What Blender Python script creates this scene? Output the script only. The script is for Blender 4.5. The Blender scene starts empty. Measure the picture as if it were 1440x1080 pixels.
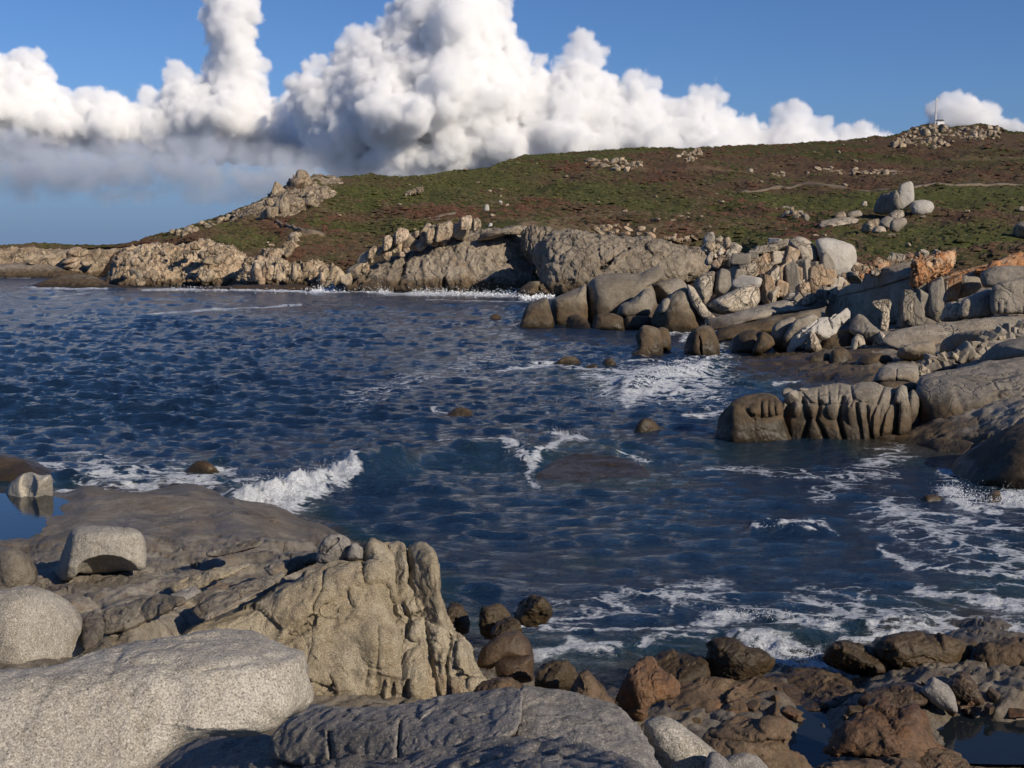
import bpy, math, random
import numpy as np
from mathutils import Vector, Matrix
C = bpy.context.scene
COL = C.collection

# ------------------------------------------------------------------ camera
HEYE = 5.0
PITCH = math.radians(6.6)
FPX = 1600.0                       # focal length in pixels of a 1440 px wide frame
cam = bpy.data.cameras.new('camera')
cam_o = bpy.data.objects.new('camera', cam)
COL.objects.link(cam_o)
C.camera = cam_o
cam.sensor_width = 36.0
cam.lens = 36.0 * FPX / 1440.0
cam.clip_start = 0.05
cam.clip_end = 60000.0
cam_o.location = (0, 0, HEYE)
cam_o.rotation_euler = (math.pi / 2 - PITCH, 0, 0)

# ------------------------------------------------------------------ sky and sun
SUN_AZ = math.radians(48.0)        # to the right of straight behind the camera
SUN_EL = math.radians(27.0)
world = bpy.data.worlds.new('World')
C.world = world
world.use_nodes = True
wt = world.node_tree
sky = wt.nodes.new('ShaderNodeTexSky')
sky.sky_type = 'NISHITA'
sky.sun_disc = False
sky.sun_elevation = SUN_EL
sky.sun_rotation = math.pi - SUN_AZ
sky.altitude = 0
sky.air_density = 1.0
sky.dust_density = 0.0
sky.ozone_density = 6.0
# blue tint of clean sea air, and a pale blue-grey bank of far haze all round the horizon
wn = wt.nodes.new
tc = wn('ShaderNodeTexCoord'); sx = wn('ShaderNodeSeparateXYZ'); wt.links.new(tc.outputs['Generated'], sx.inputs[0])
tint = wn('ShaderNodeMix'); tint.data_type = 'RGBA'; tint.blend_type = 'MULTIPLY'; tint.inputs[0].default_value = 1.0
tint.inputs[7].default_value = (0.74, 0.86, 1.08, 1); wt.links.new(sky.outputs[0], tint.inputs[6])
mr = wn('ShaderNodeMapRange'); mr.interpolation_type = 'SMOOTHSTEP'; wt.links.new(sx.outputs[2], mr.inputs[0])
mr.inputs[1].default_value = 0.16; mr.inputs[2].default_value = -0.01; mr.inputs[3].default_value = 0.0; mr.inputs[4].default_value = 0.95
hz = wn('ShaderNodeMix'); hz.data_type = 'RGBA'; wt.links.new(mr.outputs[0], hz.inputs[0]); wt.links.new(tint.outputs[2], hz.inputs[6])
hz.inputs[7].default_value = (1.65, 2.65, 4.7, 1)
wt.links.new(hz.outputs[2], wt.nodes['Background'].inputs[0])
wt.nodes['Background'].inputs[1].default_value = 0.084
sl = bpy.data.lights.new('sun', 'SUN')
sl.energy = 5.0
sl.angle = math.radians(0.5)
sl.color = (1.0, 0.88, 0.71)
sun_o = bpy.data.objects.new('sun', sl)
COL.objects.link(sun_o)
SUN_DIR = Vector((math.sin(SUN_AZ) * math.cos(SUN_EL), -math.cos(SUN_AZ) * math.cos(SUN_EL), math.sin(SUN_EL)))
sun_o.rotation_euler = SUN_DIR.to_track_quat('Z', 'Y').to_euler()
C.view_settings.view_transform = 'Standard'
C.view_settings.look = 'None'
C.view_settings.gamma = 1.0
C.view_settings.use_curve_mapping = False
C.view_settings.exposure = 0.0
C.cycles.use_denoising = True
C.cycles.max_bounces = 16
C.cycles.diffuse_bounces = 3
C.cycles.glossy_bounces = 3
C.cycles.volume_bounces = 14
C.cycles.volume_step_rate = 3.5
C.cycles.use_adaptive_sampling = True
C.cycles.adaptive_threshold = 0.03
C.cycles.caustics_reflective = False
C.cycles.caustics_refractive = False

# ------------------------------------------------------------------ points on view rays
cp, sp = math.cos(PITCH), math.sin(PITCH)

def ray(px, py):
    px = np.asarray(px, float); py = np.asarray(py, float)
    x = (px - 720.0) / FPX; y = (540.0 - py) / FPX
    return np.stack([x + 0 * y, cp + y * sp + 0 * x, -sp + y * cp + 0 * x], -1)

def P(px, py, d):                  # the point of a ray at distance d along world Y
    r = ray(px, py)
    r = r / r[..., 1:2] * np.asarray(d, float)[..., None]
    r[..., 2] += HEYE
    return r

def Pz(px, py, z):                 # the point of a ray at height z
    r = ray(px, py)
    t = (np.asarray(z, float) - HEYE) / r[..., 2]
    r = r * t[..., None]
    r[..., 2] += HEYE
    return r

def dz(py, z=0.0):                 # distance at which row py meets height z
    r = ray(720.0, py)
    return float((z - HEYE) / r[2] * r[1])

# ------------------------------------------------------------------ noise in numpy
class Noise:
    def __init__(s, seed):
        g = np.random.default_rng(seed)
        s.p = np.concatenate([g.permutation(512)] * 3).astype(np.int64)
        v = g.normal(size=(512, 3)); s.g = v / np.linalg.norm(v, axis=1)[:, None]
        s.u = g.random((512, 4))
    def h(s, i):
        return s.p[s.p[s.p[i[..., 0] & 511] + (i[..., 1] & 511)] + (i[..., 2] & 511)]
    def perlin(s, x):
        i = np.floor(x).astype(np.int64); f = x - i
        w = f * f * f * (f * (f * 6 - 15) + 10)
        out = 0
        for a in (0, 1):
            for b in (0, 1):
                for c in (0, 1):
                    o = np.array((a, b, c))
                    g = s.g[s.h(i + o)]
                    d = ((f - o) * g).sum(-1)
                    k = ((w[..., 0] if a else 1 - w[..., 0]) * (w[..., 1] if b else 1 - w[..., 1]) * (w[..., 2] if c else 1 - w[..., 2]))
                    out = out + k * d
        return out * 1.5
    def fbm(s, x, o=4, gain=0.5, ridge=False):
        a = 1.0; t = 0.0; r = 0
        for k in range(o):
            n = s.perlin(x * 2.03 ** k + 17.3 * k)
            if ridge: n = 0.5 - np.abs(n) * 1.4
            r = r + a * n; t += a; a *= gain
        return r / t
    def facets(s, x, tilt=1.0):    # broken planar facets: each cell has its own height and slope
        i = np.floor(x).astype(np.int64)
        f1 = np.full(x.shape[:-1], 9.0); out = f1 * 0
        for a in (-1, 0, 1):
            for b in (-1, 0, 1):
                for c in (-1, 0, 1):
                    j = i + np.array((a, b, c)); h = s.h(j); dv = x - (j + s.u[h][..., :3])
                    d = (dv ** 2).sum(-1)
                    n1 = d < f1
                    out = np.where(n1, s.u[h][..., 3] - 0.5 + tilt * (dv * s.g[h]).sum(-1), out); f1 = np.where(n1, d, f1)
        return out
    def crag(s, x, oct=2, tilt=1.0):
        w = 0.22 * np.stack([s.perlin(x * 1.3 + 5 * k) for k in range(3)], -1)
        r = s.facets(x + w, tilt)
        for k in range(1, oct):
            r = r + s.facets((x + w) * 2.3 ** k + 11 * k, tilt) * 0.42 ** k
        return r
    def cells(s, x):               # nearest and second distance, a random value of the nearest cell
        i = np.floor(x).astype(np.int64)
        f1 = np.full(x.shape[:-1], 9.0); f2 = f1.copy(); val = f1 * 0
        for a in (-1, 0, 1):
            for b in (-1, 0, 1):
                for c in (-1, 0, 1):
                    j = i + np.array((a, b, c)); h = s.h(j); q = j + s.u[h][..., :3]
                    d = np.sqrt(((q - x) ** 2).sum(-1))
                    n1 = d < f1
                    f2 = np.where(n1, f1, np.minimum(f2, d)); val = np.where(n1, s.u[h][..., 3], val); f1 = np.where(n1, d, f1)
        return f1, f2, val

NZ = Noise(7)
sstep = lambda a, b, x: (lambda t: t * t * (3 - 2 * t))(np.clip((x - a) / (b - a), 0, 1))

def rbf(pts, vals):                # smooth surface through scattered 2D control points
    pts = np.asarray(pts, float) / 100.0; vals = np.asarray(vals, float)
    d = np.linalg.norm(pts[:, None] - pts[None], axis=2)
    n = len(pts)
    A = np.zeros((n + 3, n + 3)); A[:n, :n] = d - 1e-3 * np.eye(n)
    A[:n, n] = 1; A[:n, n + 1:] = pts; A[n, :n] = 1; A[n + 1:, :n] = pts.T
    w = np.linalg.solve(A, np.concatenate([vals, np.zeros(3)]))
    def f(x, y):
        x = np.asarray(x, float) / 100.0; y = np.asarray(y, float) / 100.0
        r = w[n] + w[n + 1] * x + w[n + 2] * y
        for k in range(n):
            r = r + w[k] * np.sqrt((x - pts[k, 0]) ** 2 + (y - pts[k, 1]) ** 2)
        return r
    return f

def polydist(x, y, line):          # distance of points to a polyline
    best = np.full(np.shape(x), 1e9)
    for (ax, ay), (bx, by) in zip(line[:-1], line[1:]):
        dx, dy = bx - ax, by - ay
        t = np.clip(((x - ax) * dx + (y - ay) * dy) / (dx * dx + dy * dy + 1e-9), 0, 1)
        best = np.minimum(best, np.hypot(x - ax - t * dx, y - ay - t * dy))
    return best

# ------------------------------------------------------------------ objects
def mesh(name, V, faces, mat=None, smooth=True):
    me = bpy.data.meshes.new(name)
    V = np.asarray(V, np.float32)
    if isinstance(faces, np.ndarray): faces = [faces]
    li = []; tot = []
    for f in faces:
        f = np.asarray(f)
        if len(f) == 0: continue
        li.append(f.reshape(-1)); tot.append(np.full(len(f), f.shape[1]))
    li = np.concatenate(li).astype(np.int32); tot = np.concatenate(tot).astype(np.int32)
    me.vertices.add(len(V)); me.vertices.foreach_set('co', V.ravel())
    me.loops.add(len(li)); me.loops.foreach_set('vertex_index', li)
    me.polygons.add(len(tot))
    me.polygons.foreach_set('loop_start', np.concatenate([[0], np.cumsum(tot)[:-1]]).astype(np.int32))
    me.polygons.foreach_set('use_smooth', np.full(len(tot), smooth))
    me.update(calc_edges=True)
    me.validate()
    if mat: me.materials.append(mat)
    return me

def obj(name, me, parent=None, label=None, cat=None, group=None, kind=None, loc=None):
    o = bpy.data.objects.new(name, me)
    COL.objects.link(o)
    if loc is not None: o.location = loc
    if parent: o.parent = parent
    if label: o['label'] = label
    if cat: o['category'] = cat
    if group: o['group'] = group
    if kind: o['kind'] = kind
    return o

def grid_faces(nr, nc):
    i = np.arange(nr * nc).reshape(nr, nc)
    return np.stack([i[:-1, :-1], i[:-1, 1:], i[1:, 1:], i[1:, :-1]], -1).reshape(-1, 4)

def attr(me, name, vals, kind='FLOAT'):
    a = me.attributes.new(name, kind, 'POINT')
    a.data.foreach_set('value' if kind == 'FLOAT' else 'color', np.asarray(vals, np.float32).ravel())

def normals(me):
    n = np.zeros(len(me.vertices) * 3, np.float32)
    me.vertex_normals.foreach_get('vector', n)
    return n.reshape(-1, 3).astype(float)

def spline_closed(pts, n):
    p = np.asarray(pts, float); m = len(p); out = []
    for i in range(m):
        p0, p1, p2, p3 = p[i - 1], p[i], p[(i + 1) % m], p[(i + 2) % m]
        t = np.linspace(0, 1, 16, endpoint=False)[:, None]
        k = 0.38
        m1 = k * (p2 - p0); m2 = k * (p3 - p1)
        out.append((2 * t ** 3 - 3 * t ** 2 + 1) * p1 + (t ** 3 - 2 * t ** 2 + t) * m1 + (-2 * t ** 3 + 3 * t ** 2) * p2 + (t ** 3 - t ** 2) * m2)
    q = np.concatenate(out); q = np.vstack([q, q[:1]])
    L = np.concatenate([[0], np.cumsum(np.linalg.norm(np.diff(q, axis=0), axis=1))])
    s = np.linspace(0, L[-1], n, endpoint=False)
    return np.stack([np.interp(s, L, q[:, 0]), np.interp(s, L, q[:, 1])], -1)

PLANE = {'F': (0.12, -1, 0.15), 'T': (0.05, -0.12, 1), 'TT': (0, -0.35, 1), 'L': (-0.9, -0.5, 0.12), 'R': (0.75, -0.75, 0.15),
         'RR': (1, -0.25, 0.1), 'B': (0, -0.8, -0.6), 'TL': (-0.6, -0.2, 0.8), 'TR': (0.6, -0.25, 0.8), 'FT': (0.05, -0.75, 0.65),
         'LL': (-1, -0.15, 0.1)}
seed_box = [0]

def rock_mesh(name, pts, d, mat, T=None, back=None, lean=0.25, p=2.2, n=110, ns=26, ctr=None, rough=0.022, fine=0.007, freq=2.2,
              planes=None, soft=0.06, facets=0, df=None, grooves=(), bulges=(), joint=0.0, jscale=0.2, jstretch=(1, 1, 1), seed=None, cracks=0.0):
    """A closed boulder whose outline, distance, depth, facets and grooves are given; the rest is noise."""
    if seed is None:
        seed = int(sum((i + 1) * (3 * a + 7 * b) for i, (a, b) in enumerate(pts))) % 9973
    rg = np.random.default_rng(seed)
    B = spline_closed(pts, n)
    if (np.roll(B[:, 0], -1) * B[:, 1] - B[:, 0] * np.roll(B[:, 1], -1)).sum() > 0: B = B[::-1]
    c = np.array(ctr if ctr else (B.mean(0)), float)
    m = d / FPX                                    # metres per pixel
    ext = B.max(0) - B.min(0)
    size = math.sqrt(ext[0] * ext[1]) * m
    if T is None: T = 0.45 * min(ext) * m
    if back is None: back = T
    s = 1 - (1 - np.linspace(0, 1, ns + 1)[1:]) ** 1.6
    prof = (1 - s ** p).clip(0) ** (1 / p)
    Q = c + s[:, None, None] * (B[None] - c)       # ns,n,2
    px = np.concatenate([[c[0]], Q[..., 0].ravel()]); py = np.concatenate([[c[1]], Q[..., 1].ravel()])
    pr = np.concatenate([[1.0], np.repeat(prof, n)])
    yb = B[:, 1].max()
    u = (px - c[0]) * m; v = (yb - py) * m
    if df is not None:
        base = df(px, py)
    elif planes:
        ent = []
        R = ray(px, py); R = R / R[:, 1:2]
        for (qx, qy, qd, nn) in planes:
            nv = np.array(PLANE[nn] if isinstance(nn, str) else nn, float); nv /= np.linalg.norm(nv)
            q = P(qx, qy, qd) - np.array((0, 0, HEYE))
            den = R @ nv
            den = np.where(den > -0.03, -0.03, den)
            ent.append((q @ nv) / den)
        ent = np.array(ent); k = soft * size
        mx = ent.max(0)
        base = mx + k * np.log(np.exp((ent - mx) / k).sum(0)) - k * math.log(2) * 0.5
        base = np.clip(base, d - 4 * size - 1, d + 4 * size + 1)
    else:
        base = d + lean * v
        if facets:
            fs = []
            for k in range(facets):
                ax, ay = rg.normal(size=2) * 0.7
                q = rg.integers(1, len(px)); q = int(rg.integers(0, len(px)) * 0.6)
                fs.append((u - u[q]) * ax + (v - v[q]) * ay)
            fs = np.array(fs); k = soft * size
            mx = fs.max(0); f = mx + k * np.log(np.exp((fs - mx) / k).sum(0))
            base = base + np.clip(f, -2 * T, 2 * T) * 0.8
    dist = base + T * (1 - pr)
    for (line, w, dep) in grooves:
        g = polydist(px, py, line)
        dist = dist + dep * np.exp(-(g / w) ** 2)
    for (bx, by, rx, ry, hh) in bulges:
        q = ((px - bx) / rx) ** 2 + ((py - by) / ry) ** 2
        dist = dist - hh * np.sqrt((1 - q).clip(0))
    front = P(px, py, np.maximum(dist, 0.5))
    de = dist[-n:]
    nb = max(6, ns // 3)
    sb = 1 - (1 - np.linspace(0, 1, nb + 1)[1:]) ** 1.6
    sb = sb[:-1][::-1]
    pb = (1 - sb ** 2.2) ** (1 / 2.2)
    Qb = c + sb[:, None, None] * (B[None] - c)
    db = de[None] * sb[:, None] + (1 - sb[:, None]) * de.mean() + pb[:, None] * back
    bk = P(Qb[..., 0].ravel(), Qb[..., 1].ravel(), db.ravel())
    tip = P(c[0], c[1], de.mean() + back)[None]
    V = np.vstack([front, bk, tip])
    rings = ns + nb - 1
    idx = 1 + np.arange(rings * n).reshape(rings, n)
    a = idx[:-1]; b = idx[1:]
    quads = np.stack([a, b, np.roll(b, -1, 1), np.roll(a, -1, 1)], -1).reshape(-1, 4)
    t1 = np.stack([np.zeros(n, int), idx[0], np.roll(idx[0], -1)], -1)
    t2 = np.stack([np.full(n, len(V) - 1), np.roll(idx[-1], -1), idx[-1]], -1)
    org = V.mean(0); V = V - org
    me = mesh(name, V, [quads, t1, t2], mat)
    N = normals(me)
    if (N * V).sum() < 0:
        me.flip_normals(); N = -N
    W = V + org
    x = W / size
    off = rg.random(3) * 50
    D = NZ.fbm(x * freq + off, 4) * rough * size * 2 + NZ.fbm(x * freq * 5 + off, 3) * fine * size * 2
    if joint:
        jx = x * np.array(jstretch) / jscale
        D = D + joint * size * NZ.crag(jx + off, 3 if joint > .03 else 2, 0.9)
    if cracks:
        r = np.abs(NZ.fbm(x * np.array((1.0, 1.0, 0.7)) * 2.4 + off + 31, 3))
        D = D - cracks * size * np.exp(-(r / 0.02) ** 2)
    V = V + N * D[:, None]
    me.vertices.foreach_set('co', V.astype(np.float32).ravel()); me.update()
    return me, org

def rock(name, label, cat, pts, d, mat, group=None, parent=None, kind=None, **k):
    me, org = rock_mesh(name, pts, d, mat, **k)
    if parent is not None: org = Vector(org) - parent.location
    return obj(name, me, parent, label, cat, group, kind, loc=org)

def anchor(name, label, cat, loc, group=None):
    o = bpy.data.objects.new(name, None); COL.objects.link(o)
    o.location = Vector(loc); o['label'] = label; o['category'] = cat
    if group: o['group'] = group
    return o

# ------------------------------------------------------------------ materials
def new_mat(name):
    m = bpy.data.materials.new(name); m.use_nodes = True
    t = m.node_tree; b = t.nodes['Principled BSDF']
    return m, t, b

class G:                            # small node-graph writer
    def __init__(s, t): s.t = t
    def n(s, typ, ins=None, **props):
        x = s.t.nodes.new(typ)
        for k, v in props.items(): setattr(x, k, v)
        for k, v in (ins or {}).items():
            if hasattr(v, 'is_output') or isinstance(v, bpy.types.NodeSocket): s.t.links.new(v, x.inputs[k])
            else: x.inputs[k].default_value = v
        return x
    def m(s, op, a, b=0.0, c=0.0, clamp=False):
        return s.n('ShaderNodeMath', {0: a, 1: b, 2: c}, operation=op, use_clamp=clamp).outputs[0]
    def step(s, x, a, b):           # smooth step
        return s.n('ShaderNodeMapRange', {'Value': x, 'From Min': a, 'From Max': b}, interpolation_type='SMOOTHSTEP').outputs[0]
    def mix(s, f, a, b, blend='MIX'):
        x = s.n('ShaderNodeMix', data_type='RGBA', blend_type=blend)
        for k, v in ((0, f), (6, a), (7, b)):
            if isinstance(v, bpy.types.NodeSocket): s.t.links.new(v, x.inputs[k])
            else: x.inputs[k].default_value = v if k == 0 else (tuple(v) + (1,) if len(v) == 3 else v)
        return x.outputs[2]
    def noise(s, vec, scale, detail=4, rough=0.55, dist=0.0):
        return s.n('ShaderNodeTexNoise', {'Vector': vec, 'Scale': scale, 'Detail': detail, 'Roughness': rough, 'Distortion': dist}).outputs[0]
    def scaled(s, vec, sc, rot=(0, 0, 0)):
        return s.n('ShaderNodeMapping', {'Vector': vec, 'Scale': sc, 'Rotation': rot}).outputs[0]

def rock_material(name, c1, c2, c3, scale=1.0, grain=1.0, grain_size=0.012, rust=0.0, rust_col=(0.30, 0.13, 0.05), wet_z=0.35, wet=1.0,
                  bump=1.0, streak=0.3, rough=0.8, speck=0.2, frac=0.0, frac_amt=0.6, damp=0.0, frac_keep=0.38, frac_b=0.9):
    """Granite: broad mottling, grain of pale feldspar and dark mica, streaks, rust, a dark tidal band near sea level."""
    m, t, b = new_mat(name); g = G(t)
    pos = g.n('ShaderNodeNewGeometry').outputs['Position']
    rnd = g.n('ShaderNodeObjectInfo').outputs['Random']
    big = g.noise(pos, 0.9 * scale, 5, 0.6, 0.4)
    mid = g.noise(pos, 4.5 * scale, 6, 0.65)
    col = g.mix(g.step(big, 0.36, 0.64), c1, c2)
    col = g.mix(g.m('MULTIPLY', g.step(mid, 0.45, 0.7), 0.7), col, c3)
    dk = tuple(0.45 * x for x in c1)
    st = g.noise(g.scaled(pos, (1, 1, 0.22)), 3.2 * scale, 5, 0.6, 0.6)
    col = g.mix(g.m('MULTIPLY', g.step(st, 0.55, 0.74), streak), col, dk)
    if rust:
        ru = g.noise(pos, 1.6 * scale, 5, 0.6, 0.8)
        col = g.mix(g.m('MULTIPLY', g.step(ru, 0.62 - 0.25 * rust, 0.80 - 0.25 * rust), min(1.0, rust * 1.2)), col, rust_col)
    hs = g.n('ShaderNodeHueSaturation', {'Hue': 0.5, 'Saturation': 1.0, 'Fac': 1.0, 'Color': col,
             'Value': g.n('ShaderNodeMapRange', {'Value': rnd, 'To Min': 0.85, 'To Max': 1.13}).outputs[0]})
    col = hs.outputs[0]
    gr = g.noise(pos, 1.0 / grain_size, 2, 0.7)
    sp = g.n('ShaderNodeTexVoronoi', {'Vector': pos, 'Scale': 1.15 / grain_size}).outputs['Color']
    spv = g.n('ShaderNodeSeparateColor', {0: sp}).outputs[0]
    col = g.mix(grain * 0.6, col, g.mix(g.step(gr, 0.3, 0.7), (0.35, 0.33, 0.31), (1.45, 1.42, 1.36)), 'MULTIPLY')
    col = g.mix(g.m('MULTIPLY', g.step(spv, 0.86, 0.93), speck), col, (0.62, 0.58, 0.50))
    col = g.mix(g.m('MULTIPLY', g.step(spv, 0.12, 0.06), 0.3 * min(1, grain) + speck * 0.4), col, (0.05, 0.045, 0.04))
    frh = None
    if frac:                        # fracture network: dirt-filled joints, the blocks between them tinted unevenly
        wq = g.n('ShaderNodeVectorMath', {0: g.n('ShaderNodeTexNoise', {'Vector': pos, 'Scale': frac * 1.1, 'Detail': 5}).outputs['Color'], 3: 1.3 / frac}, operation='SCALE').outputs[0]
        q = g.n('ShaderNodeVectorMath', {0: pos, 1: wq}, operation='ADD').outputs[0]
        q = g.scaled(q, (1.4, 1.4, 0.6), (0.15, 0.25, 0.3))
        e1 = g.n('ShaderNodeTexVoronoi', {'Vector': q, 'Scale': frac}, feature='DISTANCE_TO_EDGE').outputs[0]
        e2 = g.n('ShaderNodeTexVoronoi', {'Vector': q, 'Scale': frac * 2.7}, feature='DISTANCE_TO_EDGE').outputs[0]
        cv = g.n('ShaderNodeSeparateColor', {0: g.n('ShaderNodeTexVoronoi', {'Vector': q, 'Scale': frac}).outputs['Color']}).outputs[0]
        keep = g.step(g.noise(pos, frac * 0.7, 3), frac_keep, frac_keep + 0.2)
        l1 = g.m('MULTIPLY', g.step(e1, 0.055, 0.0), keep); l2 = g.m('MULTIPLY', g.m('MULTIPLY', g.step(e2, 0.06, 0.0), 0.55), keep)
        ln = g.m('MAXIMUM', l1, l2)
        col = g.mix(min(1.0, frac_b), col, g.mix(cv, (0.80, 0.78, 0.75), (1.18, 1.17, 1.15)), 'MULTIPLY')
        col = g.mix(g.m('MULTIPLY', ln, frac_amt), col, tuple(0.22 * x for x in c1))
        frh = g.m('SUBTRACT', g.m('MULTIPLY', cv, 0.5 if frac_b > .8 else 0.0), ln)
    z = g.n('ShaderNodeSeparateXYZ', {0: pos}).outputs[2]
    dm = None
    if damp:
        dm = g.m('MULTIPLY', g.step(g.noise(g.scaled(pos, (1, 1, .4)), 0.7, 4, 0.6, 0.5), 0.46, 0.60), damp)
        col = g.mix(dm, col, g.mix(1.0, col, (0.52, 0.50, 0.48), 'MULTIPLY'))
    zz = g.m('ADD', z, g.m('MULTIPLY', g.m('SUBTRACT', g.noise(pos, 1.4, 4), 0.5), wet_z * 1.3 + 0.3))
    if wet:
        band = g.m('MULTIPLY', g.step(zz, wet_z * 1.6 + 0.12, wet_z * 0.75), wet)
        wc = g.mix(g.step(g.noise(pos, 2.3, 4), 0.35, 0.65), (0.040, 0.027, 0.014), (0.085, 0.052, 0.024))
        col = g.mix(g.m('MULTIPLY', band, 0.86), col, wc)
        low = g.m('MULTIPLY', g.step(zz, wet_z * 0.5 + 0.05, wet_z * 0.1), wet)
        col = g.mix(g.m('MULTIPLY', low, 0.75), col, (0.022, 0.017, 0.010))
        ro = g.m('SUBTRACT', rough, g.m('MULTIPLY', low, 0.42))
        if dm is not None: ro = g.m('MAXIMUM', 0.25, g.m('SUBTRACT', ro, g.m('MULTIPLY', dm, 0.5)))
        t.links.new(ro, b.inputs['Roughness'])
    else:
        b.inputs['Roughness'].default_value = rough
    t.links.new(col, b.inputs['Base Color'])
    b.inputs['Specular IOR Level'].default_value = 0.3
    b1 = g.n('ShaderNodeBump', {'Strength': 0.55 * bump, 'Distance': 0.05 / scale, 'Height': g.noise(pos, 7 * scale, 6, 0.68)})
    if frh is not None: b1 = g.n('ShaderNodeBump', {'Strength': frac_b, 'Distance': 0.16 / frac, 'Height': frh, 'Normal': b1.outputs[0]})
    b2 = g.n('ShaderNodeBump', {'Strength': 0.55 * bump * min(1, grain + 0.3), 'Distance': grain_size * 0.6, 'Height': gr, 'Normal': b1.outputs[0]})
    t.links.new(b2.outputs[0], b.inputs['Normal'])
    return m

M = {}
# near granite
M['pale_near'] = rock_material('pale_coarse_granite', (0.30, 0.275, 0.235), (0.37, 0.345, 0.30), (0.25, 0.225, 0.185), 1.4, 1.0, 0.010, wet=0, speck=0.45, streak=.5, rust=.3, rust_col=(0.215, 0.185, 0.135), bump=1.3)
M['gold_near'] = rock_material('golden_granite', (0.275, 0.228, 0.155), (0.34, 0.30, 0.225), (0.205, 0.165, 0.108), 1.2, 0.9, 0.012, rust=0.25, rust_col=(0.21, 0.12, 0.055), wet_z=0.15, streak=0.45, frac=0.8, frac_amt=.5, frac_keep=.56, frac_b=.3, bump=1.5)
M['grey_near'] = rock_material('grey_granite_slab', (0.17, 0.16, 0.15), (0.22, 0.205, 0.19), (0.13, 0.12, 0.11), 1.5, 0.8, 0.009, wet=0, speck=0.3, frac=0.9, frac_amt=.5, frac_keep=.58, frac_b=.3, bump=1.2)
M['shelf'] = rock_material('shore_rock', (0.18, 0.158, 0.127), (0.27, 0.245, 0.205), (0.12, 0.092, 0.064), 1.5, 0.8, 0.012, rust=0.35, rust_col=(0.20, 0.115, 0.05), wet_z=0.6, wet=0.4, speck=0.06, bump=1.8, frac=1.0, frac_amt=.45, frac_keep=.5, frac_b=.4, damp=0.6)
M['wetslab'] = rock_material('wet_slab', (0.060, 0.052, 0.044), (0.085, 0.075, 0.062), (0.045, 0.038, 0.030), 1.0, 0.4, 0.012, wet=0, rough=0.38, bump=0.5, speck=0.05)
M['brown'] = rock_material('brown_wet_rock', (0.085, 0.056, 0.033), (0.135, 0.092, 0.057), (0.048, 0.033, 0.020), 1.9, 0.6, 0.014, rust=0.3, wet_z=0.18, wet=0.9, bump=1.4, speck=0.06, frac=1.6, frac_amt=.4, frac_keep=.52, frac_b=.3, damp=0.8)
M['redbrown'] = rock_material('reddish_brown_rock', (0.110, 0.060, 0.034), (0.165, 0.098, 0.056), (0.052, 0.033, 0.020), 2.2, 0.6, 0.014, rust=0.5, rust_col=(0.19, 0.09, 0.035), wet_z=0.15, wet=0.8, bump=1.5, speck=0.05, frac=1.4, frac_amt=.4, frac_keep=.52, frac_b=.3, damp=0.7)
M['wetdark'] = rock_material('dark_weedy_rock', (0.045, 0.032, 0.018), (0.075, 0.050, 0.025), (0.028, 0.022, 0.014), 1.6, 0.3, 0.02, wet_z=0.3, rough=0.5, bump=1.4, speck=0.0)
# middle distance
M['grey_mid'] = rock_material('smooth_grey_granite', (0.205, 0.178, 0.142), (0.26, 0.23, 0.19), (0.15, 0.13, 0.105), 0.7, 0.35, 0.03, wet_z=0.75, streak=0.5, frac=0.35, frac_amt=.5, frac_keep=.54, frac_b=.4, bump=1.3)
M['tidal_mid'] = rock_material('tide_stained_granite', (0.165, 0.137, 0.10), (0.215, 0.183, 0.14), (0.11, 0.09, 0.065), 0.7, 0.35, 0.03, wet_z=1.25, streak=0.5)
M['pale_mid'] = rock_material('pale_weathered_granite', (0.35, 0.30, 0.235), (0.42, 0.375, 0.31), (0.26, 0.205, 0.15), 0.7, 0.35, 0.03, wet_z=0.3, streak=0.35, frac=0.7, frac_amt=.6)
M['white_mid'] = rock_material('whitish_granite', (0.38, 0.355, 0.315), (0.42, 0.395, 0.36), (0.32, 0.295, 0.26), 0.5, 0.3, 0.03, wet=0, streak=0.1)
M['warm_mid'] = rock_material('warm_jointed_granite', (0.36, 0.26, 0.17), (0.44, 0.36, 0.275), (0.26, 0.17, 0.10), 0.6, 0.35, 0.03, rust=0.35, rust_col=(0.36, 0.20, 0.09), wet_z=0.3, streak=0.5, frac=0.8)
M['orange_mid'] = rock_material('orange_lichen_granite', (0.34, 0.18, 0.085), (0.42, 0.30, 0.20), (0.28, 0.11, 0.045), 0.8, 0.35, 0.03, rust=0.7, rust_col=(0.42, 0.17, 0.055), wet=0, streak=0.35, frac=1.0)
# far cliffs
M['cliff_grey'] = rock_material('grey_cliff', (0.215, 0.178, 0.135), (0.28, 0.24, 0.19), (0.14, 0.11, 0.08), 0.22, 0.25, 0.15, rust=0.35, rust_col=(0.28, 0.18, 0.10), wet_z=1.3, streak=0.7, bump=1.0, frac=0.30, frac_b=.55, frac_amt=.5)
M['cliff_tan'] = rock_material('tan_cliff', (0.35, 0.265, 0.178), (0.44, 0.36, 0.265), (0.23, 0.16, 0.10), 0.25, 0.3, 0.15, rust=0.35, rust_col=(0.30, 0.19, 0.10), wet_z=0.9, streak=0.5, bump=1.6, frac=0.42)
M['hill_rock'] = rock_material('hill_stone', (0.30, 0.235, 0.16), (0.37, 0.305, 0.225), (0.20, 0.15, 0.10), 0.35, 0.25, 0.1, wet=0, streak=0.4, frac=0.5)

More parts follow.
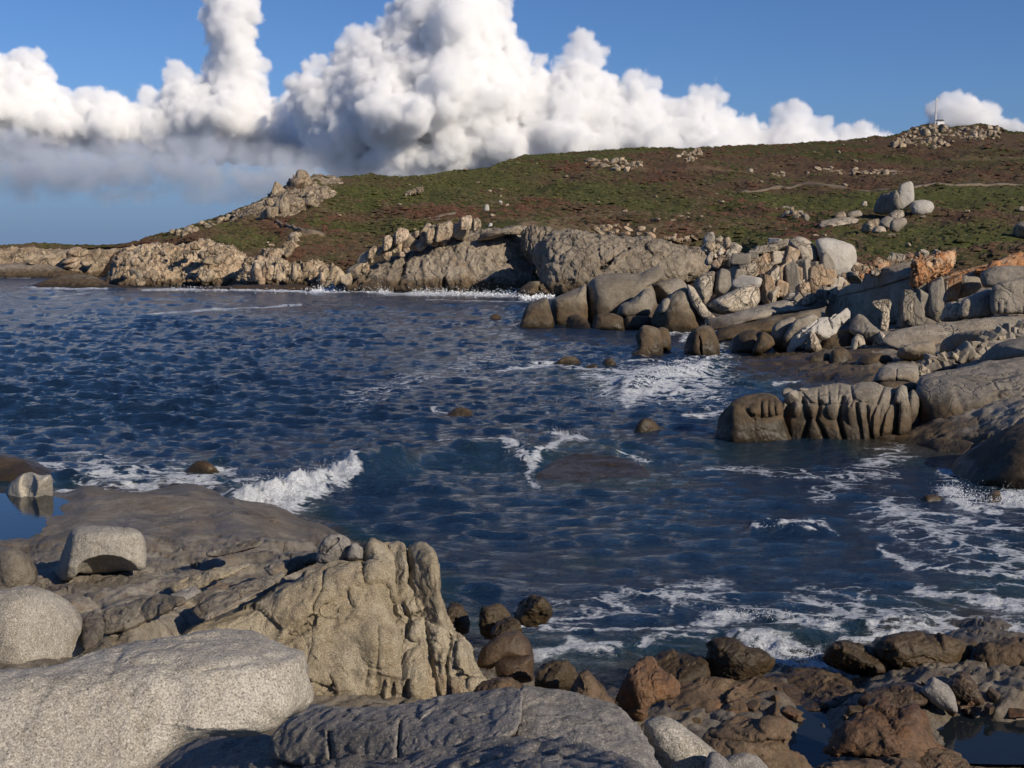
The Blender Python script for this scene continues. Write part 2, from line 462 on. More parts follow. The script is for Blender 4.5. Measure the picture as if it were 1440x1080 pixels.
def plain(name, col, rough=0.6, metal=0.0):
    m, t, b = new_mat(name); g = G(t)
    pos = g.n('ShaderNodeNewGeometry').outputs['Position']
    c = g.mix(g.m('MULTIPLY', g.step(g.noise(pos, 2.0, 4), 0.4, 0.65), 0.35), col, tuple(0.7 * x for x in col))
    t.links.new(c, b.inputs['Base Color']); b.inputs['Roughness'].default_value = rough; b.inputs['Metallic'].default_value = metal
    return m
M['white_paint'] = plain('white_paint', (0.78, 0.77, 0.74))
M['red_paint'] = plain('red_paint', (0.50, 0.06, 0.04))
M['dark_roof'] = plain('dark_roof', (0.05, 0.045, 0.045))

def hill_material():
    m, t, b = new_mat('heath_ground'); g = G(t)
    pos = g.n('ShaderNodeNewGeometry').outputs['Position']
    flat = g.scaled(pos, (0.55, 0.35, 2.4))
    a = g.noise(flat, 0.022, 5, 0.6, 0.8); c = g.noise(flat, 0.06, 5, 0.62, 0.5); e = g.noise(pos, 0.55, 5, 0.7)
    vor = g.n('ShaderNodeTexVoronoi', {'Vector': pos, 'Scale': 0.7, 'Randomness': 1.0}).outputs['Distance']
    col = g.mix(g.step(c, 0.40, 0.60), (0.080, 0.046, 0.029), (0.100, 0.066, 0.040))
    col = g.mix(g.step(a, 0.52, 0.60), col, (0.060, 0.062, 0.020))
    col = g.mix(g.m('MULTIPLY', g.step(e, 0.42, 0.66), 0.35), col, (0.050, 0.034, 0.020))
    dry = g.noise(g.scaled(pos, (0.3, 0.2, 4)), 0.05, 5, 0.65, 0.4)
    col = g.mix(g.m('MULTIPLY', g.step(dry, 0.58, 0.70), 0.55), col, (0.12, 0.09, 0.065))
    col = g.mix(g.m('MULTIPLY', g.n('ShaderNodeAttribute', attribute_name='green').outputs['Fac'], 0.85), col, g.mix(e, (0.058, 0.070, 0.018), (0.080, 0.088, 0.026)))
    bare = g.n('ShaderNodeAttribute', attribute_name='bare').outputs['Fac']
    bn = g.m('MULTIPLY', bare, g.step(e, 0.30, 0.55))
    col = g.mix(bn, col, (0.20, 0.135, 0.085))
    col = g.mix(g.m('MULTIPLY', g.step(vor, 0.14, 0.05), 0.35), col, (0.20, 0.17, 0.13))
    t.links.new(col, b.inputs['Base Color']); b.inputs['Roughness'].default_value = 0.95
    b.inputs['Specular IOR Level'].default_value = 0.1
    bp = g.n('ShaderNodeBump', {'Strength': 0.8, 'Distance': 0.6, 'Height': e})
    t.links.new(bp.outputs[0], b.inputs['Normal'])
    return m
M['hill'] = hill_material()

def heath_material():
    m, t, b = new_mat('heath_shrub'); g = G(t)
    a = g.n('ShaderNodeAttribute', attribute_name='tint').outputs['Color']
    t.links.new(a, b.inputs['Base Color']); b.inputs['Roughness'].default_value = 0.9
    b.inputs['Specular IOR Level'].default_value = 0.15
    return m
M['heath'] = heath_material()

def water_material():
    m, t, b = new_mat('sea_water'); g = G(t)
    pos = g.n('ShaderNodeNewGeometry').outputs['Position']
    foam = g.n('ShaderNodeAttribute', attribute_name='foam').outputs['Fac']
    shal = g.n('ShaderNodeAttribute', attribute_name='shallow').outputs['Fac']
    deep = g.mix(g.step(g.noise(pos, 0.07, 4), 0.35, 0.65), (0.006, 0.017, 0.040), (0.010, 0.027, 0.056))
    col = g.mix(g.step(shal, 0.05, 0.7), deep, (0.012, 0.030, 0.038))
    col = g.mix(g.m('MULTIPLY', g.step(shal, 0.55, 1.1), 0.8), col, (0.050, 0.038, 0.024))
    # foam: solid heart, lacy edge
    w = g.n('ShaderNodeMapping', {'Vector': pos, 'Scale': (1, 1, 1)}).outputs[0]
    wn = g.n('ShaderNodeTexNoise', {'Vector': pos, 'Scale': 0.9, 'Detail': 4}).outputs['Color']
    wv = g.n('ShaderNodeVectorMath', {0: w, 1: g.n('ShaderNodeVectorMath', {0: wn, 3: 1.6}, operation='SCALE').outputs[0]}, operation='ADD').outputs[0]
    lace = g.n('ShaderNodeTexVoronoi', {'Vector': g.scaled(wv, (0.7, 1.25, 0.8), (0, 0, 0.2)), 'Scale': 1.5, 'Detail': 2.0, 'Roughness': 0.6}, feature='DISTANCE_TO_EDGE').outputs[0]
    lace = g.step(lace, 0.15, 0.0)
    fine = g.noise(g.scaled(pos, (1, 1.5, 1)), 8.0, 7, 0.75, 0.6)
    brd = g.noise(pos, 1.1, 5, 0.6)
    streak = g.noise(g.scaled(wv, (0.55, 1.5, 1), (0, 0, 0.25)), 2.6, 7, 0.72, 0.6)
    k = g.m('ADD', g.m('MULTIPLY', fine, 0.45), g.m('MULTIPLY', brd, 0.25))
    k = g.m('ADD', k, g.m('MULTIPLY', streak, 0.32))
    k = g.m('ADD', k, g.m('MULTIPLY', lace, 0.30))
    cov = g.step(g.m('ADD', g.m('MULTIPLY', foam, 0.42), g.m('SUBTRACT', k, 0.765)), 0.07, 0.29)
    cov = g.m('MULTIPLY', cov, g.step(foam, 0.02, 0.22))
    cov = g.m('MULTIPLY', cov, g.n('ShaderNodeMapRange', {'Value': fine, 'From Min': 0.3, 'From Max': 0.6, 'To Min': 0.55, 'To Max': 1.0}).outputs[0])
    col = g.mix(cov, col, (0.70, 0.73, 0.77))
    t.links.new(col, b.inputs['Base Color'])
    t.links.new(g.m('ADD', g.m('MULTIPLY', cov, 0.6), 0.10), b.inputs['Roughness'])
    b.inputs['IOR'].default_value = 1.333
    bn1 = g.noise(g.scaled(pos, (0.8, 1.15, 1)), 1.9, 6, 0.66, 0.0)
    bn2 = g.noise(g.scaled(pos, (0.85, 1.2, 1), (0, 0, 0.5)), 8.0, 4, 0.62, 0.0)
    b1 = g.n('ShaderNodeBump', {'Strength': 0.75, 'Distance': 0.34, 'Height': bn1})
    b2 = g.n('ShaderNodeBump', {'Strength': 0.75, 'Distance': 0.085, 'Height': bn2, 'Normal': b1.outputs[0]})
    b3 = g.n('ShaderNodeBump', {'Strength': g.m('MULTIPLY', cov, 0.9), 'Distance': 0.10, 'Height': fine, 'Normal': b2.outputs[0]})
    t.links.new(b3.outputs[0], b.inputs['Normal'])
    return m
M['water'] = water_material()

def pool_material():
    m, t, b = new_mat('pool_water'); g = G(t)
    pos = g.n('ShaderNodeNewGeometry').outputs['Position']
    b.inputs['Base Color'].default_value = (0.010, 0.014, 0.018, 1); b.inputs['Roughness'].default_value = 0.03; b.inputs['IOR'].default_value = 1.333
    bp = g.n('ShaderNodeBump', {'Strength': 0.12, 'Distance': 0.02, 'Height': g.noise(pos, 9.0, 3)})
    t.links.new(bp.outputs[0], b.inputs['Normal'])
    return m
M['pool'] = pool_material()

# ------------------------------------------------------------------ the hill and headland
RIDGE = np.array([(-400, 347), (-100, 345), (0, 345), (60, 343), (100, 345), (150, 347), (180, 344), (220, 331), (260, 321), (300, 309), (340, 294), (380, 277),
                  (405, 262), (425, 251), (450, 248), (470, 251), (500, 248), (512, 246), (522, 244), (530, 247), (545, 249), (590, 249), (640, 241), (690, 236),
                  (705, 229), (720, 224), (740, 219), (780, 217), (830, 214), (890, 209), (920, 208), (960, 210), (1000, 207), (1100, 203), (1180, 199),
                  (1215, 195), (1230, 192), (1250, 192), (1265, 189), (1280, 182), (1295, 177), (1310, 175), (1325, 177), (1340, 180), (1352, 178), (1375, 175),
                  (1400, 178), (1415, 184), (1440, 187), (1520, 192), (1840, 205)], float)
BOTTOM = np.array([(-400, 394), (0, 396), (300, 412), (600, 420), (800, 424), (900, 432), (1000, 432), (1050, 418), (1200, 397), (1440, 390), (1840, 386)], float)
ridge = lambda px: np.interp(px, RIDGE[:, 0], RIDGE[:, 1])
bottom = lambda px: np.interp(px, BOTTOM[:, 0], BOTTOM[:, 1])
HP = [(-400, 347, 270), (-400, 394, 240), (0, 345, 262), (0, 375, 245), (0, 396, 236), (100, 397, 236), (150, 399, 226), (140, 375, 240), (150, 347, 250), (200, 400, 185), (200, 346, 235), (300, 309, 240), (300, 340, 188),
      (300, 412, 168), (420, 248, 262), (400, 300, 215), (420, 340, 180), (440, 415, 158), (520, 247, 300), (520, 300, 220), (520, 340, 182), (520, 380, 158), (640, 241, 330), (650, 300, 190),
      (640, 330, 160), (600, 420, 148), (740, 219, 380), (740, 270, 270), (740, 310, 182), (740, 330, 160), (800, 424, 140), (900, 208, 400), (900, 260, 270), (900, 300, 182), (900, 330, 152), (900, 432, 125),
      (1000, 432, 96), (1000, 370, 146), (960, 400, 140), (1000, 400, 125), (1100, 203, 430), (1100, 260, 262), (1100, 300, 182), (1100, 340, 125), (1050, 418, 94), (1200, 397, 92), (1200, 365, 105), (1310, 176, 470), (1310, 215, 380), (1310, 265, 235),
      (1310, 300, 168), (1310, 340, 122), (1440, 187, 450), (1440, 260, 245), (1440, 340, 118), (1440, 390, 88), (1840, 205, 450), (1840, 386, 88), (1840, 260, 245), (1840, 340, 118)]
_hill = rbf([(a, b * 2.5) for a, b, c in HP], [math.log(c) for a, b, c in HP])
hill_d = lambda px, py: np.exp(_hill(px, np.asarray(py, float) * 2.5))
def hill_pt(px, py, up=0.0):
    p = P(px, py, hill_d(px, py)); p[..., 2] += up
    return p

def hill_bump(V):
    return NZ.fbm(V * np.array((0.09, 0.06, 0.09)), 4) * 2.0 + NZ.fbm(V * 0.45, 3) * 0.55
def hill_surf(px, py, up=0.0):      # a point on the bumpy surface
    p = hill_pt(px, py); p[..., 2] += hill_bump(p) + up
    return p
hc = np.arange(-400, 1841, 4.0); hr = np.linspace(0, 1, 170) ** 1.15
X = np.repeat(hc[None], len(hr), 0)
Y = ridge(hc)[None] + hr[:, None] * (bottom(hc) - ridge(hc))[None]
V = hill_pt(X, Y)
bumps = hill_bump(V)
fade = np.minimum(1, (hr[:, None] / 0.06)) * np.ones_like(X)
V[..., 2] += bumps * (0.25 + 0.75 * fade)
backs = []
for k in range(1, 7):              # the far side of the ridge, out of sight
    b = V[0].copy(); b[:, 1] *= 1 + 0.05 * k; b[:, 0] *= 1 + 0.05 * k; b[:, 2] -= 1.2 * k ** 1.4; backs.append(b)
low = V[-1].copy(); low[:, 2] = -4; low[:, 1] -= 2
VV = np.concatenate([np.array(backs[::-1]), V, low[None]])
me = mesh('hill', VV.reshape(-1, 3), grid_faces(VV.shape[0], VV.shape[1])[:, ::-1], M['hill'])
GREEN = [(560, 275, 90, 12, .9), (640, 262, 120, 14, .8), (700, 245, 90, 9, .7), (820, 270, 120, 14, .8), (560, 322, 60, 9, .9), (470, 318, 50, 10, .4), (1100, 282, 70, 10, .9), (1250, 285, 190, 14, .9), (1400, 277, 150, 15, 1.3),
         (1350, 330, 120, 22, .55), (1050, 330, 40, 9, .9), (1130, 350, 90, 10, .5), (350, 335, 50, 14, .45), (800, 222, 90, 4, .8), (900, 212, 60, 4, .7), (720, 232, 60, 6, .6), (1300, 345, 130, 15, .6), (1010, 290, 40, 8, .4), (880, 285, 60, 9, .6)]
BARE = [([(735, 322), (800, 308), (870, 300), (900, 298)], 7, .9), ([(780, 318), (860, 320), (940, 318), (1000, 330)], 12, .75), ([(820, 330), (960, 338), (1020, 345)], 10, .6),
        ([(345, 305), (385, 313), (405, 325), (430, 331), (455, 330)], 3.2, 1.0), ([(410, 333), (400, 345), (392, 358)], 5, .8), ([(900, 238), (980, 236), (1060, 240)], 3.5, .6), ([(1150, 240), (1200, 243), (1280, 244)], 3.5, .7),
        ([(840, 228), (900, 231)], 4, .8), ([(240, 325), (300, 318), (345, 305)], 4, .6), ([(1320, 225), (1440, 222)], 5, .5), ([(0, 350), (100, 353), (170, 356)], 4, .5), ([(1040, 268), (1440, 262)], 2.2, 0.0)]
gx = np.zeros_like(X)
for (a, b, rx, ry, k) in GREEN:
    gx = np.maximum(gx, k * np.exp(-(((X - a) / rx) ** 2 + ((Y - b) / ry) ** 2)))
gx = np.clip(gx * 1.45 + 0.8 * NZ.fbm(np.stack([X / 60, Y / 14, 0 * X], -1), 4) * (gx > 0.02), 0, 1)
bx = np.zeros_like(X)
for (ln, wd, k) in BARE:
    bx = np.maximum(bx, k * np.exp(-(polydist(X, Y * 1.6, [(a, b * 1.6) for a, b in ln]) / wd) ** 2))
pad = lambda a: np.concatenate([np.repeat(a[:1], 6, 0), a, a[-1:]]).ravel()
attr(me, 'green', pad(gx)); attr(me, 'bare', pad(bx))
obj('hill', me, kind='structure')

# heath: one mass of low shrubs nobody could count
rg = np.random.default_rng(11)
NS = 42000
sx = rg.uniform(-60, 1500, NS); tt = rg.random(NS) ** 0.75
sx[:2500] = rg.uniform(150, 1500, 2500); tt[:2500] = rg.random(2500) * 0.012
sy = ridge(sx) + tt * (np.minimum(bottom(sx), np.interp(sx, [0, 180, 330, 480, 560, 640, 740, 900, 1000, 1100, 1200, 1500], [352, 346, 345, 380, 335, 312, 316, 328, 345, 345, 392, 392])) - ridge(sx))
ii = np.clip((sx + 400) / 4, 0, len(hc) - 1).astype(int)
tj = np.clip((sy - ridge(sx)) / (bottom(sx) - ridge(sx)), 0, 1) ** (1 / 1.15) * (len(hr) - 1)
jj = np.clip(np.round(tj), 0, len(hr) - 1).astype(int)
gs = gx[jj, ii]; bs = bx[jj, ii]
keep = rg.random(NS) > bs * 0.9
sx, sy, gs, ii, jj = sx[keep], sy[keep], gs[keep], ii[keep], jj[keep]
n = len(sx)
base = hill_pt(sx, sy); base[:, 2] += bumps[jj, ii] * (0.25 + 0.75 * fade[jj, ii]) - 0.12
rad = rg.uniform(0.28, 0.72, n) * (0.55 + base[:, 1] / 420.0); hgt = rad * rg.uniform(0.30, 0.62, n)
onr = (jj < 4); hgt = np.where(onr, hgt * 1.25, hgt)
K = 5
ang = np.arange(K) / K * 2 * math.pi
ringv = np.stack([np.cos(ang), np.sin(ang)], -1)
j1 = rg.uniform(0.7, 1.3, (n, K)); j2 = rg.uniform(0.45, 0.85, (n, K)); h2 = rg.uniform(0.45, 0.95, (n, K))
r1 = np.concatenate([ringv[None] * (j1 * rad[:, None])[..., None], np.zeros((n, K, 1))], -1)
r2 = np.concatenate([ringv[None] * (j2 * rad[:, None])[..., None], (h2 * hgt[:, None])[..., None]], -1)
top = np.stack([rg.normal(size=n) * 0.15 * rad, rg.normal(size=n) * 0.15 * rad, hgt], -1)[:, None]
VV = (np.concatenate([r1, r2, top], 1) + base[:, None]).reshape(-1, 3)
o = (np.arange(n) * (2 * K + 1))[:, None, None]
k0 = np.arange(K); k1 = (k0 + 1) % K
q = np.stack([k0, k1, K + k1, K + k0], -1)[None] + o
t3 = np.stack([K + k0, K + k1, np.full(K, 2 * K)], -1)[None] + o
me = mesh('heath', VV, [q.reshape(-1, 4), t3.reshape(-1, 3)], M['heath'], smooth=False)
pal = np.array([(0.068, 0.032, 0.021), (0.070, 0.037, 0.024), (0.062, 0.040, 0.024), (0.060, 0.043, 0.022), (0.066, 0.050, 0.030), (0.054, 0.048, 0.020), (0.046, 0.050, 0.017)])
palg = np.array([(0.036, 0.040, 0.013), (0.046, 0.048, 0.016), (0.052, 0.054, 0.018), (0.038, 0.039, 0.014), (0.056, 0.046, 0.02)])
zone = NZ.fbm(np.stack([sx / 90, sy / 22, 0 * sx + 3], -1), 3)
pick = np.clip(((zone * 1.9 + 0.5) * 6 + rg.normal(size=n) * 0.45), 0, 6).astype(int)
gz = gs + 0.5 * (NZ.fbm(np.stack([sx / 70, sy / 14, 0 * sx + 12], -1), 4)) - 0.02
colr = np.where((rg.random(n) * 0.3 + 0.25 < gz)[:, None], palg[np.clip((zone * 5 + 2.5 + rg.normal(size=n) * .6), 0, 4).astype(int)], pal[pick]) * rg.uniform(1.34, 1.52, n)[:, None]
colr = colr * 0.82 + 0.18 * np.array((0.082, 0.058, 0.032))
colr = np.where((onr & (rg.random(n) < 0.6))[:, None], palg[rg.integers(0, 4, n)] * 1.1, colr)
cc = np.repeat(np.concatenate([colr, np.ones((n, 1))], 1)[:, None], 2 * K + 1, 1)
attr(me, 'tint', cc.reshape(-1, 4), 'FLOAT_COLOR')
obj('heath', me, kind='stuff')

# worn tracks over the hill
def track(name, line, width, mat, up=0.25):
    L = np.array(line, float); s = np.linspace(0, 1, 60); t = np.linspace(0, 1, len(L))
    x = np.interp(s, t, L[:, 0]); y = np.interp(s, t, L[:, 1])
    y = y + 0.8 * NZ.perlin(np.stack([x / 40, 0 * x, 0 * x + 5], -1))
    c = hill_surf(x, y, up)
    w = width * (1 + 0.5 * NZ.perlin(np.stack([x / 11, 0 * x + 3, 0 * x], -1)))
    far = c + np.stack([0 * w, w, 0.10 * w], -1); near = c - np.stack([0 * w, w, 0.10 * w], -1)
    far[:, 2] += 0.2; under = near.copy(); under[:, 2] -= 1.0; u2 = far.copy(); u2[:, 2] -= 1.2
    V = np.stack([under, near, far, u2])
    return obj(name, mesh(name, V.reshape(-1, 3), grid_faces(4, 60)[:, ::-1], mat), kind='structure')
M['dust'] = plain('dusty_path', (0.15, 0.115, 0.08), 0.95)
track('path', [(1040, 268), (1120, 265), (1200, 265), (1260, 266), (1330, 263), (1400, 261), (1500, 258)], 0.5, M['dust'], 0.25)
track('path', [(388, 311), (398, 316), (410, 325), (424, 330), (440, 331), (456, 330)], 0.5, M['dust'], 0.3)

# ------------------------------------------------------------------ shore rock: sheets through control points (px, py, height)
MID = [(960, 385, -1), (960, 450, -1.4), (960, 520, -2), (960, 720, -3), (1050, 416, 1.4), (1200, 392, 2.8), (1440, 387, 3.0), (1740, 385, 3.2), (1000, 440, .5), (1100, 450, .7), (1050, 450, .45), (1000, 470, -.3), (1050, 478, -.2), (1200, 445, .9), (1300, 448, 1.25),
       (1440, 440, 1.8), (1740, 440, 2.2), (1440, 500, 1.5), (1740, 500, 1.8), (1300, 490, .75), (1200, 495, .42), (1250, 470, .8), (1350, 470, 1.2), (1100, 505, .22), (1050, 515, .06), (1000, 525, -.5), (1030, 535, -.4), (1120, 532, -.05), (1180, 525, .25), (1250, 530, .5), (1180, 545, .0), (1350, 560, .8), (1440, 580, 1.0),
       (1350, 608, .4), (1300, 612, .22), (1250, 622, .1), (1200, 637, -.3), (1320, 634, .02), (1440, 640, .35), (1300, 665, -.7), (1390, 660, -.2), (1440, 720, -.5), (1740, 720, -.2), (1740, 600, 1.0), (1000, 600, -2), (1100, 660, -2), (1050, 565, -1), (1150, 720, -3), (1150, 600, -.4), (1100, 480, .1), (1280, 585, .3)]
NEAR = [(-300, 640, -1.0), (0, 650, -1.0), (100, 672, -.8), (-300, 700, .3), (-300, 1130, 2.4), (200, 686, -.5), (60, 682, -.5), (330, 690, -.5), (430, 716, -.5), (500, 742, -.6), (545, 752, -.6), (620, 780, -.9), (650, 860, -.6),
        (60, 697, .50), (120, 699, .62), (200, 697, .60), (270, 700, .60), (330, 709, .60), (380, 724, .5), (440, 748, .5), (200, 730, .78), (150, 735, .82), (300, 745, .78), (85, 745, .72), (30, 720, .45), (20, 745, .5), (40, 765, .62), (-20, 740, .5), (0, 790, .98), (40, 812, 1.12), (140, 818, 1.2), (60, 780, .85), (250, 800, 1.15), (240, 765, .9),
        (350, 770, 1.0), (300, 840, 1.2), (250, 868, 1.2), (200, 870, 1.38), (240, 915, 1.0), (150, 910, 1.25), (110, 930, 1.25), (60, 940, 1.4), (0, 940, 1.4), (400, 800, 1.2), (450, 770, .85), (560, 800, .5), (550, 950, .4), (400, 990, .5), (330, 900, .75), (300, 960, .8), (350, 1010, .8), (450, 950, .5), (650, 960, .4), (690, 965, .3), (760, 900, -.5), (720, 945, .05), (720, 1060, .8), (300, 1080, .9), (0, 1080, 1.8), (700, 880, -.4),
        (800, 990, .28), (860, 985, .22), (900, 1010, .32), (1000, 1000, .36), (950, 968, .18), (1000, 960, .15), (1000, 920, -.3), (1100, 960, .3), (1100, 925, -.12), (1150, 952, -.08), (1190, 965, .08), (1100, 1005, .4), (1145, 1040, .16), (1130, 1070, .2), (1230, 1000, .45), (1250, 960, .32), (1300, 1000, .38), (1300, 940, .42),
        (1400, 995, .42), (1400, 1035, .14), (1350, 1030, .16), (1300, 1062, .4), (1250, 905, .12), (1350, 893, .2), (1440, 905, .25), (1440, 960, .55), (1300, 882, -.3), (1440, 872, -.25), (1200, 890, -.45), (1440, 1010, .3), (1440, 1080, .2), (1200, 1080, .42), (1000, 1080, .8), (1740, 900, .4), (1740, 1130, .6),
        (1000, 850, -1), (800, 860, -1), (1300, 800, -.9), (900, 700, -2), (600, 700, -2), (1440, 700, -.9), (1740, 700, -.5), (850, 940, -.25), (780, 960, -.1), (1200, 1000, .4), (1100, 1040, .35)]
mid_z = rbf([(a, b) for a, b, c in MID], [c for a, b, c in MID])
near_z = rbf([(a, b) for a, b, c in NEAR], [c for a, b, c in NEAR])
def ground(name, x0, x1, y0, y1, stepx, stepy, zf, mat, amp, sc, ampf=None):
    """Bedrock sheet: strata stepping across one direction, joints, fine roughness."""
    xs = np.arange(x0, x1 + 1, stepx); ys = np.arange(y0, y1 + 1, stepy)
    X, Y = np.meshgrid(xs, ys)
    V = Pz(X, Y, np.minimum(zf(X, Y), 4.0))
    al = V[..., 0] * 0.60 + V[..., 1] * 0.80; ac = V[..., 0] * 0.80 - V[..., 1] * 0.60
    q = np.stack([al * 0.30 * sc, ac * 1.1 * sc, 0 * al], -1)
    rd = NZ.fbm(q, 5, 0.55)
    u = ac * 1.5 * sc + 1.6 * NZ.fbm(np.stack([al * .4 * sc, ac * .6 * sc, 0 * al + 4], -1), 3)
    saw = (u - np.floor(u)); saw = np.where(saw < 0.86, saw / 0.86, (1 - saw) / 0.14) - 0.5
    jn = np.abs(NZ.fbm(np.stack([al * 0.9 * sc, ac * 0.35 * sc, 0 * al + 9], -1), 3))
    fine = NZ.fbm(V * 4.5 * sc, 4)
    cr = NZ.crag(np.stack([al * 0.75 * sc, ac * 1.7 * sc, 0 * al + 2], -1), 3, 0.45) * 0.55
    w = amp if ampf is None else amp * ampf(X, Y)
    V[..., 2] += w * (cr + 0.8 * rd + 0.35 * saw * (0.4 + 1.2 * np.abs(NZ.fbm(q * .5 + 3, 2))) - 0.55 * np.exp(-(jn / 0.025) ** 2) + 0.45 * fine)
    return obj(name, mesh(name, V.reshape(-1, 3), grid_faces(*X.shape)[:, ::-1], mat), kind='structure')
M['shelf_mid'] = rock_material('terrace_rock', (0.23, 0.195, 0.15), (0.29, 0.255, 0.205), (0.16, 0.125, 0.09), 0.6, 0.4, 0.03, rust=0.3, rust_col=(0.24, 0.15, 0.08), wet_z=0.42, wet=0.95, frac=0.55, frac_amt=.5, frac_keep=.46, frac_b=.6, bump=1.6)
ground('shore_terrace', 960, 1740, 385, 720, 3, 1.5, mid_z, M['shelf_mid'], 0.20, 0.45)
ground('shore_shelf', -300, 1740, 640, 1130, 3, 2, near_z, M['shelf'], 0.13, 1.0, lambda X, Y: 1 - 0.85 * sstep(775, 735, Y) * sstep(520, 420, X))

def pool(line, z):
    B = spline_closed(line, 60); V = Pz(B[:, 0], B[:, 1], z); c = V.mean(0)
    me = mesh('tide_pool', np.vstack([V, c]), np.stack([np.arange(60), (np.arange(60) + 1) % 60, np.full(60, 60)], -1), M['pool'])
    if normals(me)[:, 2].mean() < 0: me.flip_normals()
    return obj('tide_pool', me, kind='structure')
pool([(-120, 700), (-120, 790), (60, 785), (110, 760), (110, 715), (60, 696)], 0.66)
pool([(1085, 1000), (1085, 1110), (1200, 1110), (1200, 1010), (1150, 995)], 0.285)
pool([(1290, 1005), (1300, 1065), (1440, 1075), (1600, 1060), (1600, 1010), (1420, 1000)], 0.275)

# ------------------------------------------------------------------ the sea
ys = np.concatenate([[355.4, 357, 360, 365, 370, 375, 380], np.arange(384, 460, 0.5), np.arange(460, 600, 0.7), np.arange(600, 1010, 1.5), [1100, 1300, 1800, 4000]])
xs = np.concatenate([[-9000, -5000, -2500, -1400, -800, -400], np.arange(-150, 1592, 3.0), [1900, 2400, 3200, 5000, 9000]])
X, Y = np.meshgrid(xs, ys)
V = Pz(X, Y, 0 * X)
dist = V[..., 1]
rs = np.gradient(dist, axis=0); rs = np.abs(rs)
rg = np.random.default_rng(5)
wx, wy = V[..., 0].copy(), V[..., 1].copy()
H = np.zeros_like(X); DX = np.zeros_like(X); DY = np.zeros_like(X)
calm = 1 - 0.45 * sstep(520, 660, Y) * sstep(500, 900, X) - 0.25 * sstep(900, 1300, X) * sstep(500, 600, Y)
for k in range(96):
    if k % 12 == 0:
        go = rg.random(3) * 40
        gust = np.clip(0.8 + 1.5 * NZ.fbm(np.stack([wx * 0.10, wy * 0.05, 0 * wx], -1) + go, 3), 0.15, 1.7)
    lam = 0.36 * 1.0305 ** ((k * 37) % 96)
    th = math.radians(-104) + rg.normal() * (0.45 if k % 3 else 1.0)
    kx, ky = math.cos(th) * 2 * math.pi / lam, math.sin(th) * 2 * math.pi / lam
    a = 0.0115 * lam ** 0.75 * (1 if lam < 1.0 else (1.0 / lam) ** 0.7)
    w = gust * np.clip((lam / (rs * abs(math.sin(th)) + 1e-6) - 1.5) / 1.5, 0, 1)
    ph = kx * wx + ky * wy + rg.random() * 6.28
    H += w * a * np.sin(ph)
    q = 0.95 * a * w
    DX += q * math.cos(th) * np.cos(ph); DY += q * math.sin(th) * np.cos(ph)
sw = 0.055 * np.sin(0.62 * wy + 0.16 * wx + 1.5 * NZ.fbm(np.stack([wx * .04, wy * .04, 0 * wx + 2], -1), 2)) + 0.035 * np.sin(1.05 * wy - 0.22 * wx + 2.0)
H = H + sw * np.clip((6 / (rs + 1e-6) - 2.2) / 2, 0, 1)
patch = 0.85 + 1.1 * NZ.fbm(np.stack([wx * 0.035 + wy * .01, wy * 0.018, 0 * wx + 6], -1), 4)
f = np.clip(patch, .4, 1.5) * calm * np.where(Y > 384, 1, 0) * np.where(Y < 1010, 1, 0)
V[..., 2] += H * f; V[..., 0] += DX * f; V[..., 1] += DY * f
